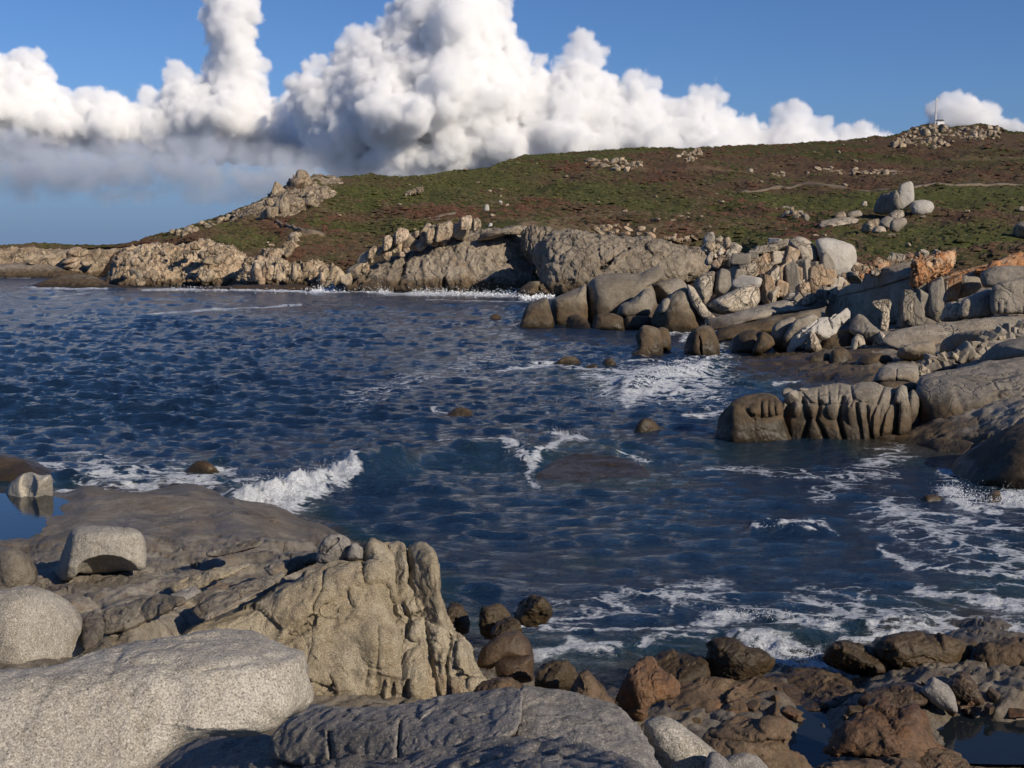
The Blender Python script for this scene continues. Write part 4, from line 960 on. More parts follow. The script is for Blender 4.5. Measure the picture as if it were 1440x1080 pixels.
stone_band([(812, 326), (850, 315), (900, 318), (960, 330), (1000, 340), (980, 346), (900, 332)], 26, (5, 13), (3, 6), 'rusty rubble along the top edge of the whaleback cliff', 29, [M['hill_rock'], M['warm_mid'], M['cliff_tan']])
stone_band([(240, 326), (300, 311), (345, 296), (350, 304), (300, 322), (250, 334)], 24, (5, 10), (3, 6), 'small stones scattered along the left shoulder of the headland', 30, HM)
stone_band([(394, 352), (404, 340), (415, 328), (424, 332), (412, 350), (400, 362)], 24, (6, 12), (6, 11), 'pale rocks spilling down the gully under the knoll', 31, HM)
# loose rubble nobody could count
VV = []; FF = []; k = 0
for _ in range(70):
    x = g.uniform(180, 1440); y0 = ridge(x); y = y0 + g.random() * (min(float(bottom(x)), 345) - y0)
    V, F = BLK3[g.integers(0, 10)]
    V, F = V[:], F
    r = g.uniform(0.2, 0.5) * (0.5 + float(hill_d(x, y)) / 400)
    an = g.random() * 6.28; W = V * np.array((r * 1.3, r, r * 0.7)); W = np.stack([W[:, 0] * math.cos(an) - W[:, 1] * math.sin(an), W[:, 0] * math.sin(an) + W[:, 1] * math.cos(an), W[:, 2]], -1) + hill_surf(x, y, 0.3)
    VV.append(W); FF.append(F + k); k += len(V)
obj('hill_rubble', mesh('hill_rubble', np.concatenate(VV), np.concatenate(FF), M['hill_rock']), kind='stuff')

# mast and hut on the summit
mp = hill_pt(1313.0, 176.0) + np.array((0, -2, 0))
mm = float(hill_d(1313, 176)) / FPX
def prism(name, w, d, h, mat, loc, parent=None, x0=0, taper=1.0, **k):
    V = np.array([(sx * w / 2 * t, sy * d / 2 * t, z) for z, t in ((0, 1), (h, taper)) for sx, sy in ((-1, -1), (1, -1), (1, 1), (-1, 1))]) 
    F = np.array([(3, 2, 1, 0), (4, 5, 6, 7), (0, 1, 5, 4), (1, 2, 6, 5), (2, 3, 7, 6), (3, 0, 4, 7)])
    return obj(name, mesh(name, V, F, mat, smooth=False), parent, loc=loc, **k)
mast = anchor('radio_mast', 'thin pale lattice mast on the summit boulders', 'mast', mp)
seg = 36 * mm / 7
for i in range(7):
    mt = M['white_paint']
    s = prism('mast_section', 1, 1, .1, mt, (0, 0, i * seg), mast)
    V = []; F = []
    hw = 0.22
    def bar(a, b, r):
        a = np.array(a, float); b = np.array(b, float); dv = b - a; dv /= np.linalg.norm(dv)
        u = np.cross(dv, (0.3, 1, 0.2)); u /= np.linalg.norm(u); v = np.cross(dv, u); o = len(V)
        for e in (a, b):
            for q in range(4):
                an = q * math.pi / 2; V.append(e + r * (math.cos(an) * u + math.sin(an) * v))
        for q in range(4): F.append((o + q, o + (q + 1) % 4, o + 4 + (q + 1) % 4, o + 4 + q))
    cn = [(-hw, -hw), (hw, -hw), (hw, hw), (-hw, hw)]
    for q in range(4):
        a, b = cn[q], cn[(q + 1) % 4]
        bar((*a, 0), (*a, seg), 0.07); bar((*a, 0), (*b, seg), 0.06); bar((*b, 0), (*a, seg), 0.06); bar((*a, seg), (*b, seg), 0.06)
    s.data = mesh('mast_section', np.array(V), np.array(F), mt, smooth=False)
hut = anchor('hut', 'small white hut with dark roof beside the mast on the summit', 'hut', hill_pt(1314.0, 177.0) + np.array((0, -3, 0)))
prism('wall', 9 * mm, 5 * mm, 6 * mm, M['white_paint'], (1.2, 0, -0.5), hut)
prism('roof', 10.5 * mm, 6 * mm, 1.6 * mm, M['dark_roof'], (1.0, 0, 5.55 * mm), hut, taper=0.75)
prism('lean_to', 8 * mm, 5 * mm, 4.2 * mm, M['dark_roof'], (-2.3, .2, -0.5), hut, taper=0.85)

# ------------------------------------------------------------------ whale rock and its neighbours at the end of the point
GP = 'rocks standing in the water off the point'
rock('whale_rock', 'huge smooth grey whaleback boulder with a raised snout at its right end', 'boulder',
     [(822, 462), (823, 425), (826, 402), (838, 390), (862, 384), (899, 384), (914, 377), (929, 374), (933, 384), (930, 392), (916, 398), (922, 415), (922, 462)], 80, M['tidal_mid'], T=2.2, back=3, p=2.6, n=170, ns=46,
     planes=[(850, 425, 78, (0.1, -1, 0.28)), (870, 390, 79, (0, -.35, 1)), (826, 425, 79, (-1, -.4, .1))], soft=.06, rough=.010, fine=.003)
rock('boulder', 'smooth grey boulder with a sloping top, between the wedge and the whaleback rock', 'boulder',
     [(774, 460), (775, 425), (781, 418), (800, 410), (816, 404), (823, 399), (825, 420), (825, 462)], 79, M['tidal_mid'], T=1.2, p=3.4, planes=[(795, 435, 78, 'F'), (800, 414, 78.6, (-.3, -.3, 1)), (777, 440, 78.3, 'L')], rough=.012)
rock('boulder', 'wedge-shaped tide-stained boulder at the seaward end of the point', 'boulder',
     [(731, 464), (735, 445), (741, 430), (757, 421), (768, 418), (773, 430), (778, 464)], 77, M['tidal_mid'], T=1.0, p=3.6, planes=[(755, 445, 76, 'F'), (757, 425, 76.5, (-.4, -.5, .8))], rough=.012)
rock('boulder', 'small square brown rock in the water in front of the whaleback rock', 'boulder',
     [(797, 470), (799, 446), (813, 443), (830, 454), (833, 470)], 74, M['tidal_mid'], T=.8, p=3, facets=2)
rock('boulder', 'low dark domed rock awash in front of the whaleback rock', 'boulder',
     [(833, 466), (838, 444), (857, 440), (875, 446), (882, 460), (878, 468)], 73, M['tidal_mid'], T=1.0)
rock('boulder', 'rounded grey boulder leaning on the right end of the whaleback rock', 'boulder',
     [(868, 446), (872, 430), (884, 424), (894, 416), (906, 407), (916, 407), (920, 418), (917, 440), (905, 450), (884, 450)], 75, M['grey_mid'], T=1.4, facets=2)
rock('boulder', 'dark tide-stained rock wedged below the leaning grey boulder', 'boulder',
     [(875, 466), (880, 446), (900, 444), (916, 446), (922, 462), (905, 470)], 73, M['tidal_mid'], T=.8, facets=3)
rock('boulder', 'long grey boulder behind the leaning one, right of the snout', 'boulder',
     [(908, 420), (916, 402), (935, 394), (955, 392), (966, 402), (962, 420), (935, 430)], 82, M['grey_mid'], T=1.5, facets=3)
rock('boulder', 'big shadowed boulder with a pale torn top between point and stumps', 'boulder',
     [(916, 466), (920, 436), (934, 420), (950, 408), (968, 404), (980, 424), (990, 448), (988, 470), (950, 474)], 72, M['tidal_mid'], T=1.8, planes=[(940, 440, 71, 'L'), (968, 445, 71.2, 'F')], soft=.08, rough=.03)
rock('boulder', 'small light knob of rock beside the shadowed boulder', 'boulder',
     [(928, 440), (930, 424), (938, 419), (944, 424), (941, 438)], 71.4, M['grey_mid'], T=.5)
rock('slab', 'leaning pale slab shaped like a blade, pointing down to the right', 'rock slab',
     [(966, 400), (975, 403), (985, 420), (1000, 440), (1008, 448), (1004, 452), (988, 448), (976, 432), (968, 414)], 71, M['pale_mid'], T=.5, p=3)
rock('boulder', 'twisted pale boulder at the left foot of the jointed outcrop', 'boulder',
     [(976, 400), (985, 388), (1004, 382), (1006, 398), (998, 420), (990, 430), (982, 418)], 78, M['pale_mid'], T=1.1, facets=4, rough=.05)
rock('boulder', 'grey upright boulder between the twisted pale one and the outcrop', 'boulder',
     [(1003, 412), (1006, 390), (1014, 378), (1026, 382), (1028, 402), (1018, 414)], 80, M['grey_mid'], T=1.0, p=3, planes=[(1010, 400, 79.2, 'L'), (1022, 400, 79.4, (.3, -1, .2))])
rock('boulder', 'streaked pale boulder with a rounded right end below the jointed outcrop', 'boulder',
     [(990, 434), (1000, 424), (1020, 414), (1045, 402), (1062, 400), (1068, 408), (1067, 424), (1058, 434), (1038, 442), (1010, 442)], 72, M['pale_mid'], T=1.3, p=2.8,
     planes=[(1045, 422, 71, (.25, -1, .25)), (1005, 432, 71, (-.5, -.6, -.5))], grooves=[([(1012, 430), (1055, 406)], 1.0, .12), ([(1020, 436), (1062, 418)], .9, .1)])
rock('sea_stack', 'left of the two brown stumps standing in the surf', 'rock', [(884, 506), (895, 486), (893, 472), (904, 459), (918, 459), (928, 466), (931, 506)], 56, M['tidal_mid'], T=.7, p=2.8, group=GP, planes=[(912, 485, 55.5, 'F'), (896, 490, 55.6, 'L')], rough=.03, n=110, cracks=.01)
rock('sea_stack', 'darker rock half hidden behind the left brown stump', 'rock', [(918, 494), (922, 466), (930, 460), (940, 464), (944, 482), (942, 494)], 58, M['tidal_mid'], T=.7, group=GP)
rock('sea_stack', 'right of the two brown stumps, a rounded block split by a crack', 'rock', [(962, 500), (966, 476), (976, 462), (990, 457), (1002, 462), (1010, 480), (1012, 504), (985, 506)], 56, M['tidal_mid'], T=.9, p=2.6, group=GP,
     grooves=[([(986, 500), (985, 480), (983, 474)], 1.2, .25)], planes=[(990, 485, 55.2, 'F'), (967, 490, 55.5, 'L')])
rock('rock', 'low pointed rock at the foot of the left brown stump', 'rock', [(884, 508), (890, 496), (902, 492), (912, 498), (916, 508)], 54.5, M['tidal_mid'], T=.4)
AW = 'rocks just breaking the surface of the bay'
for pts, d, lab in [([(626, 594), (632, 579), (645, 573), (660, 576), (668, 586), (668, 595)], 34.5, 'small brown rock alone in open water left of the bay middle'),
                    ([(890, 620), (894, 600), (904, 588), (918, 590), (932, 604), (938, 622)], 31.5, 'brown pointed rock awash between the surf and the knobbed rock'),
                    ([(776, 520), (784, 507), (798, 501), (812, 504), (818, 520)], 50.5, 'left and longest of three low rocks at the surf edge'),
                    ([(843, 522), (848, 508), (857, 503), (866, 510), (869, 522)], 49.7, 'round dark rock, right one of three at the surf edge'),
                    ([(817, 524), (824, 515), (836, 512), (846, 518), (848, 525)], 49.3, 'small middle rock of three at the surf edge'),
                    ([(688, 452), (692, 443), (699, 442), (705, 447), (706, 453)], 84, 'tiny rock far out left of the wedge-shaped boulder'),
                    ([(255, 675), (266, 655), (284, 647), (300, 654), (312, 674)], 25.5, 'brown rock barely awash behind the wet foreground slab'),
                    ([(1374, 726), (1379, 705), (1392, 692), (1406, 690), (1410, 710), (1400, 728)], 22.3, 'upright tan rock in white splash below the dark boulder'),
                    ([(1286, 722), (1296, 700), (1312, 694), (1328, 702), (1330, 724)], 22.6, 'dark weedy rock left of the splash near the right edge'),
                    ([(1285, 794), (1310, 778), (1350, 772), (1390, 778), (1420, 792), (1380, 802)], 18.6, 'long low dark rock awash near the right edge'),
                    ([(1316, 870), (1335, 850), (1365, 845), (1392, 855), (1402, 872)], 15.9, 'brown rock under thin foam near the right edge'),
                    ([(1412, 775), (1420, 750), (1436, 740), (1480, 738), (1490, 778)], 20.2, 'dark rock cut by the right edge beside white foam'),
                    ([(1020, 866), (1030, 853), (1050, 849), (1070, 853), (1082, 866)], 15.9, 'dark rock nearly covered by the foam line'),
                    ([(1396, 818), (1408, 804), (1430, 800), (1470, 804), (1480, 822)], 17.4, 'brown rock at the right edge amid streaked foam')]:
    rock('awash_rock', lab, 'rock', pts, d, M['wetdark'] if d < 26 or d > 80 else M['tidal_mid'], T=None, group=AW, n=70, ns=18, rough=.04, facets=2)
slab_awash = rock('awash_slab', 'broad flat brown rock awash in the middle of the cove, a wave curling over it', 'rock', [(742, 694), (754, 666), (775, 646), (805, 635), (850, 636), (892, 645), (914, 664), (892, 690), (820, 704)], 22.6, M['tidal_mid'], T=.14, lean=4.8, p=2.2, n=140, rough=.03, fine=.01)
slab_awash.location.z -= 0.07
rock('awash_rock', 'long dark wet rock in the sea at the far left behind the cup-shaped boulder', 'rock', [(-80, 720), (-60, 650), (-10, 636), (20, 640), (50, 650), (85, 666), (112, 680), (128, 694), (80, 704), (0, 715)], 24.0, M['tidal_mid'], T=1.0, lean=.9, rough=.02, n=140)

# ------------------------------------------------------------------ jointed outcrop behind the point
out = anchor('jointed_outcrop', 'pale and rusty jointed outcrop of upright blocks below the white boulders', 'rock outcrop', P(1110, 425, 84))
rock('core', None, None, [(1024, 432), (1026, 385), (1040, 362), (1062, 350), (1085, 342), (1120, 345), (1150, 366), (1180, 386), (1195, 400), (1185, 416), (1130, 422), (1070, 436)], 87, M['warm_mid'], parent=out, T=1.5, lean=.6, joint=.06, jscale=.15, jstretch=(1.3, 1, .7), n=240, ns=60)
JB = [((1048, 396), 26, 16, 'white_mid'), ((1034, 392), 16, 28, 'grey_mid'), ((1062, 396), 13, 13, 'white_mid'), ((1050, 378), 20, 13, 'pale_mid'), ((1042, 366), 22, 14, 'grey_mid'), ((1066, 376), 18, 26, 'warm_mid'), ((1079, 364), 10, 20, 'warm_mid'),
      ((1074, 352), 22, 11, 'pale_mid'), ((1062, 357), 14, 10, 'grey_mid'), ((1092, 362), 22, 18, 'pale_mid'), ((1112, 358), 22, 22, 'warm_mid'), ((1098, 345), 26, 12, 'pale_mid'), ((1090, 339), 20, 8, 'white_mid'), ((1099, 386), 16, 24, 'warm_mid'), ((1102, 405), 15, 20, 'warm_mid'), ((1113, 394), 15, 36, 'grey_mid'), ((1124, 386), 14, 26, 'warm_mid'),
      ((1086, 398), 14, 36, 'pale_mid'), ((1076, 406), 10, 34, 'warm_mid'), ((1084, 418), 12, 22, 'pale_mid'), ((1132, 384), 14, 30, 'grey_mid'), ((1142, 392), 14, 30, 'warm_mid'), ((1158, 390), 18, 20, 'warm_mid'), ((1172, 398), 16, 14, 'pale_mid'), ((1184, 396), 14, 14, 'pale_mid'), ((1144, 374), 14, 14, 'grey_mid'),
      ((1112, 417), 16, 10, 'white_mid'), ((1128, 406), 12, 14, 'warm_mid'), ((1196, 390), 20, 9, 'warm_mid'), ((1150, 408), 20, 10, 'pale_mid'), ((1172, 408), 24, 7, 'grey_mid')]
g = np.random.default_rng(31)
for (x, y), w, h, mt in JB:
    m = 85 / FPX; d = 85 + (430 - y) * m * 0.6 - 0.35 + (w + h) * m / 5.2
    o = bpy.data.objects.new('block', block_me(int(g.integers(0, 8)), M[mt], 4)); COL.objects.link(o)
    o.scale = (w * m / 1.30, (w + h) * m / 2.6, h * m / 1.30); o.rotation_euler = (g.normal() * .12, g.normal() * .12, g.normal() * .35)
    o.parent = out; o.location = Vector(P(x, y, d)) - out.location
blocks(out, [(1030, 400), (1040, 364), (1085, 345), (1130, 360), (1190, 392), (1185, 410), (1120, 416), (1080, 424), (1066, 404)], 24, (7, 14), (7, 16), flat_d(84.8, .6, 430), [M['warm_mid'], M['pale_mid'], M['warm_mid'], M['grey_mid']], 12, tilt=.2, name='block', lod=4, sink=.6)
rock('boulder', 'rounded warm boulder on the jointed outcrop, left of the white boulder', 'boulder', [(1108, 340), (1120, 333), (1130, 334), (1142, 342), (1151, 354), (1152, 366), (1146, 374), (1132, 372), (1118, 362)], 88, M['pale_mid'], T=1.6)
rock('white_boulder', 'big smooth white boulder topmost on the jointed outcrop against the grass', 'boulder', [(1147, 342), (1151, 336), (1161, 334), (1180, 338), (1198, 344), (1204, 354), (1204, 372), (1202, 386), (1190, 390), (1172, 392), (1160, 380), (1150, 362)], 89, M['white_mid'], T=1.6, p=3, planes=[(1180, 365, 88, (.25, -1, .15))], n=140)
rock('boulder', 'grey boulder with a dark notch leaning on the white boulder', 'boulder', [(1150, 376), (1154, 362), (1162, 354), (1170, 362), (1175, 374), (1168, 382), (1156, 382)], 86.6, M['grey_mid'], T=.7, p=3, facets=3)

# long ledge below the outcrop
rock('ledge', 'long dark sloping ledge from the stumps up to the shaded wall', 'rock ledge', [(995, 452), (1010, 446), (1050, 434), (1085, 426), (1122, 418), (1140, 416), (1160, 420), (1160, 432), (1110, 440), (1060, 452), (1020, 462), (996, 464)], 66, M['grey_mid'], T=1.0, lean=1.2, n=180, ns=30, facets=4, rough=.02)
loose('small boulder perched in the row on the long dark ledge', 'boulder', 'boulders in a row on the long dark ledge', poly=[(1092, 430), (1110, 420), (1180, 408), (1185, 416), (1130, 428)], n=14, w=(10, 20), h=(8, 14), df=flat_d(69, .5, 432), mats=[M['grey_mid'], M['pale_mid']], seed=13, lod=4)
rock('ledge', 'dark wet band of rock at sea level below the long ledge', 'rock ledge', [(1000, 482), (1010, 464), (1040, 456), (1080, 446), (1120, 440), (1150, 436), (1150, 452), (1090, 466), (1040, 476)], 62, M['tidal_mid'], T=.8, lean=1.0, n=140, rough=.025)

# the shaded wall and the orange-topped terrace
rock('rock_wall', 'tall wall of rock whose left face is in deep shade under an orange top', 'rock face',
     [(1160, 438), (1175, 412), (1200, 396), (1212, 376), (1228, 368), (1256, 364), (1268, 358), (1290, 356), (1290, 372), (1288, 404), (1270, 416), (1268, 448), (1235, 462), (1180, 456)], 66, M['shelf_mid'], T=.8, back=4, p=4, n=220, ns=50,
     planes=[(1240, 400, 64, (-1, -.20, .12)), (1200, 430, 66, (-.9, -.35, .2)), (1240, 366, 66, (-.2, -.2, 1))], soft=.03, rough=.012, fine=.006,
     grooves=[([(1180, 418), (1240, 404), (1290, 388)], 1.6, .25), ([(1215, 385), (1260, 378)], 1.2, .12)])
rock('rock_wall', 'orange lichened crag glowing above the shaded wall', 'rock face',
     [(1283, 404), (1281, 380), (1284, 366), (1300, 362), (1320, 356), (1340, 354), (1343, 362), (1340, 374), (1330, 384), (1312, 392), (1296, 402)], 62.0, M['orange_mid'], T=.9, p=3, n=150, ns=36, joint=.05, jscale=.22, jstretch=(1, 1, .8), rough=.03, planes=[(1310, 380, 61, (.3, -1, .25))])
crag = anchor('crag_blocks', 'rusty broken blocks along the top edge of the shaded wall', 'rocks', P(1260, 366, 66))
blocks(crag, [(1190, 394), (1204, 376), (1240, 366), (1262, 360), (1340, 354), (1340, 360), (1284, 368), (1250, 374), (1215, 388)], 30, (9, 18), (6, 12), flat_d(64.5, .3, 390), [M['orange_mid'], M['warm_mid'], M['pale_mid']], 14, tilt=.3, lod=4)
jw = anchor('jointed_wall', 'grey jointed wall with a pillar, under the orange crag', 'rock face', P(1300, 430, 60))
rock('core', None, None, [(1262, 462), (1264, 418), (1280, 408), (1310, 394), (1344, 390), (1346, 424), (1330, 452), (1300, 462)], 61.5, M['grey_mid'], parent=jw, T=.7, p=4, n=160, ns=46, planes=[(1300, 430, 60.6, (.15, -1, .15)), (1265, 430, 60.7, (-1, -.2, 0))], soft=.03, joint=.03, jscale=.25, jstretch=(1.3, 1, .7))
for (x, y, w, h, mt) in [(1273, 430, 9, 34, 'pale_mid'), (1283, 434, 18, 36, 'grey_mid'), (1299, 428, 16, 40, 'grey_mid'), (1313, 420, 15, 40, 'grey_mid'), (1327, 410, 14, 34, 'warm_mid'), (1337, 406, 14, 30, 'orange_mid'), (1290, 452, 26, 12, 'grey_mid'), (1312, 446, 18, 12, 'pale_mid')]:
    m = 60 / FPX; d = 60.3 + (w + h) * m / 6.0
    o = bpy.data.objects.new('block', block_me(int(g.integers(0, 8)), M[mt], 4)); COL.objects.link(o)
    o.scale = (w * m / 1.25, (w + h) * m / 3.0, h * m / 1.25); o.rotation_euler = (g.normal() * .06, g.normal() * .1, g.normal() * .3)
    o.parent = jw; o.location = Vector(P(x, y, d)) - jw.location
rock('pillar', 'narrow sunlit pillar standing in front of the dark shaded wall', 'rock', [(1238, 464), (1239, 446), (1237, 430), (1226, 428), (1228, 423), (1246, 421), (1254, 425), (1251, 440), (1249, 464)], 60.0, M['pale_mid'], T=.3, p=3, n=80, joint=.04, jscale=.4, ctr=(1243, 440))
TR = 'grey blocks of the right hand terrace'
rock('boulder', 'blocky mottled grey boulder right of the orange crag', 'boulder', [(1344, 420), (1342, 396), (1352, 388), (1374, 380), (1380, 392), (1378, 406), (1362, 416)], 60.5, M['grey_mid'], T=.7, p=3.5, facets=3, rough=.04, group=TR)
rock('boulder', 'rounded grey boulder under the orange lichen at the right edge', 'boulder', [(1378, 394), (1380, 384), (1394, 376), (1420, 374), (1500, 376), (1500, 392), (1440, 394), (1404, 404), (1384, 404)], 58, M['grey_mid'], T=1.0, p=3, group=TR)
rock('slab', 'orange lichened slab capping the terrace at the right edge', 'rock slab', [(1370, 382), (1384, 376), (1400, 366), (1420, 358), (1460, 354), (1520, 352), (1520, 386), (1450, 388), (1410, 384)], 60, M['orange_mid'], T=.8, lean=.8, joint=.04, jscale=.2, group=TR)
rock('slab', 'thin rusty strata dipping between orange crag and terrace cap', 'rock slab', [(1330, 396), (1340, 384), (1370, 376), (1400, 368), (1404, 374), (1380, 384), (1350, 394)], 61.5, M['orange_mid'], T=.4, lean=1.4, group=TR, grooves=[([(1335, 393), (1400, 371)], 1, .15), ([(1338, 388), (1398, 368)], 1, .12)])
rock('boulder', 'large square grey block at the right edge of the terrace', 'boulder', [(1396, 440), (1396, 404), (1412, 396), (1440, 392), (1520, 392), (1520, 446), (1440, 442)], 55.5, M['grey_mid'], T=.7, p=4, n=120, planes=[(1430, 420, 55, (0, -1, .25))], group=TR, grooves=[([(1412, 440), (1413, 425)], 1.2, .12), ([(1404, 440), (1404, 426)], 1.2, .1), ([(1440, 440), (1441, 400)], 1.2, .1)])
rock('boulder', 'sloping grey block left of the large square terrace block', 'boulder', [(1350, 446), (1352, 424), (1372, 412), (1394, 406), (1398, 424), (1398, 442), (1370, 448)], 56.5, M['grey_mid'], T=.7, p=3.4, planes=[(1375, 430, 56, (.1, -1, .3))], group=TR)
rock('boulder', 'low pale-topped boulder at the left foot of the terrace', 'boulder', [(1322, 450), (1330, 428), (1344, 424), (1354, 432), (1360, 446), (1342, 452)], 57, M['pale_mid'], T=.6, facets=3, group=TR)

# ramp below the terrace
rock('slab', 'broad smooth buff ramp sloping up to the right edge', 'rock slab', [(1240, 480), (1255, 466), (1300, 456), (1340, 452), (1400, 446), (1520, 444), (1520, 468), (1440, 462), (1385, 470), (1330, 486), (1270, 492)], 50, M['shelf_mid'], T=.7, lean=1.6, n=200, ns=30, rough=.012)
rock('slab', 'yellow-lichened slab in the middle of the right shore', 'rock slab', [(1322, 496), (1326, 478), (1350, 468), (1376, 464), (1390, 466), (1388, 474), (1366, 484), (1345, 496)], 45, M['shelf_mid'], T=.5, p=3, facets=2, rough=.02)
rock('slab', 'tan slab with a dark notch left of the yellow-lichened slab', 'rock slab', [(1262, 502), (1266, 488), (1290, 482), (1310, 480), (1316, 490), (1312, 502), (1285, 508)], 45.5, M['shelf_mid'], T=.5, facets=3, rough=.02)
loose('jagged grey block in the steps of rubble above the big smooth rock', 'boulder', 'rubble above the big smooth rock', poly=[(1282, 518), (1310, 502), (1340, 500), (1400, 468), (1460, 448), (1460, 480), (1400, 490), (1350, 514), (1300, 524)], n=48, w=(12, 26), h=(9, 18), df=flat_d(41, .7, 520), mats=[M['grey_mid'], M['grey_mid'], M['pale_mid']], seed=15, tilt=.4, lod=4)
rock('boulder', 'grey slab boulder tilted into shade at the right edge', 'boulder', [(1376, 510), (1392, 490), (1420, 478), (1500, 470), (1520, 500), (1440, 510)], 38.5, M['grey_mid'], T=.9, planes=[(1420, 495, 38, (-.8, -.45, .2)), (1440, 480, 38.3, (-.2, -.2, 1))], soft=.03)

# ------------------------------------------------------------------ pinnacle rocks
PN = 'pinnacle rocks at the edge of the inlet'
rock('boulder', 'dark low rock at the left end of the pinnacle rocks', 'boulder', [(1026, 500), (1030, 476), (1046, 466), (1062, 464), (1076, 474), (1086, 500)], 56, M['tidal_mid'], T=.9, group=PN, facets=4, planes=None)
rock('boulder', 'tan faceted block catching light low in the pinnacle rocks', 'boulder', [(1058, 496), (1064, 478), (1072, 466), (1086, 474), (1090, 484), (1080, 492), (1066, 500)], 54.6, M['tidal_mid'], T=.6, group=PN, p=3, facets=3)
rock('boulder', 'broad grey slab-sided block left of the pale pinnacle', 'boulder', [(1084, 486), (1086, 462), (1096, 452), (1116, 446), (1118, 456), (1106, 486), (1098, 494)], 55.5, M['grey_mid'], T=.7, group=PN, p=3.2, facets=2)
rock('boulder', 'grey slanting block between the slab-sided block and the pale pinnacle', 'boulder', [(1098, 492), (1104, 470), (1118, 450), (1140, 442), (1150, 446), (1146, 456), (1126, 470), (1110, 494)], 54.8, M['grey_mid'], T=.7, group=PN, p=3, facets=2)
rock('pinnacle', 'pale jagged pinnacle with a horn at its upper right', 'rock', [(1106, 494), (1108, 478), (1126, 462), (1146, 450), (1158, 446), (1172, 446), (1175, 440), (1182, 446), (1188, 438), (1191, 433), (1196, 440), (1196, 450), (1184, 460), (1178, 468), (1160, 478), (1140, 470), (1126, 478), (1116, 496)], 54, M['white_mid'], T=.55, group=PN, n=190, ns=34, ctr=(1150, 463), facets=5, rough=.03, joint=.02, jscale=.15,
     grooves=[([(1126, 472), (1140, 460), (1150, 452)], 1.3, .15), ([(1165, 448), (1170, 462)], 1.3, .15), ([(1182, 448), (1184, 460)], 1.2, .15)])
rock('boulder', 'pale leg-like rock below the jagged pinnacle', 'boulder', [(1134, 494), (1136, 472), (1142, 464), (1150, 476), (1156, 494), (1146, 498)], 53.6, M['pale_mid'], T=.5, group=PN, facets=3)
rock('boulder', 'dark hollowed rock beneath the horned pinnacle', 'boulder', [(1152, 492), (1158, 474), (1176, 466), (1200, 464), (1206, 480), (1196, 496), (1170, 498)], 54.6, M['tidal_mid'], T=.6, group=PN, rough=.05)
rock('boulder', 'grey wedge block right of the horned pinnacle, steep on its right', 'boulder', [(1194, 466), (1198, 450), (1206, 442), (1214, 444), (1226, 456), (1242, 468), (1246, 480), (1242, 488), (1226, 486), (1210, 478)], 53.6, M['grey_mid'], T=.6, group=PN, p=3, facets=3)
rock('boulder', 'whitish end block at the right foot of the grey wedge', 'boulder', [(1226, 488), (1230, 474), (1238, 466), (1245, 472), (1245, 486), (1236, 490)], 53.0, M['pale_mid'], T=.4, group=PN, p=3, facets=2)
rock('boulder', 'pale two-legged rock standing below the grey wedge', 'boulder', [(1196, 502), (1198, 478), (1206, 470), (1214, 474), (1218, 490), (1212, 496), (1207, 482), (1203, 498)], 52.6, M['pale_mid'], T=.35, group=PN, ctr=(1207, 477))
rock('ledge', 'low brown ramp running into the inlet below the pinnacle rocks', 'rock ledge', [(1015, 530), (1030, 518), (1075, 506), (1130, 498), (1180, 494), (1240, 490), (1300, 498), (1262, 520), (1190, 528), (1110, 532)], 47, M['tidal_mid'], T=.5, lean=3.0, n=180, rough=.012)
rock('boulder', 'rounded brown boulder sitting on the low ramp', 'boulder', [(1166, 516), (1168, 496), (1176, 490), (1188, 490), (1197, 500), (1196, 514), (1184, 522)], 48.5, M['tidal_mid'], T=.5)
rock('boulder', 'dark low hump left of the rounded brown boulder', 'boulder', [(1130, 512), (1140, 500), (1160, 496), (1172, 502), (1172, 514), (1150, 518)], 49, M['tidal_mid'], T=.5)
rock('boulder', 'brown tilted slab right of the rounded brown boulder', 'boulder', [(1200, 524), (1204, 508), (1226, 496), (1250, 500), (1258, 512), (1232, 526)], 46, M['tidal_mid'], T=.6, facets=3)

# ------------------------------------------------------------------ the knobbed rock
KD = 30.5
kr = anchor('knobbed_rock', 'knobbed grey rock split into finger-like columns in the inlet', 'boulder', P(1145, 620, KD))
def kpart(name, pts, d, mt='tidal_mid', **k):
    k.setdefault('T', .24); k.setdefault('n', 64); k.setdefault('ns', 18)
    return rock(name, None, None, pts, d, M[mt], parent=kr, **k)
kpart('block', [(1008, 632), (1009, 600), (1014, 584), (1030, 566), (1050, 556), (1075, 552), (1090, 558), (1099, 568), (1101, 586), (1108, 606), (1113, 632)], KD, T=.55, p=3, n=140, ns=34, planes=[(1065, 600, KD - .5, (.1, -1, .2)), (1022, 600, KD - .35, 'L'), (1060, 562, KD - .1, 'TT')], soft=.05,
      grooves=[([(1055, 584), (1075, 588), (1098, 584)], 1.6, .10), ([(1071, 588), (1070, 562)], 1.4, .10), ([(1081, 586), (1080, 564)], 1.2, .10), ([(1090, 584), (1088, 562)], 1.2, .10), ([(1048, 574), (1056, 586), (1062, 590)], 1.3, .08)],
      bulges=[(1062, 576, 9, 10, .10), (1076, 574, 5, 10, .08), (1085, 574, 5, 10, .08), (1095, 574, 5, 9, .08)])
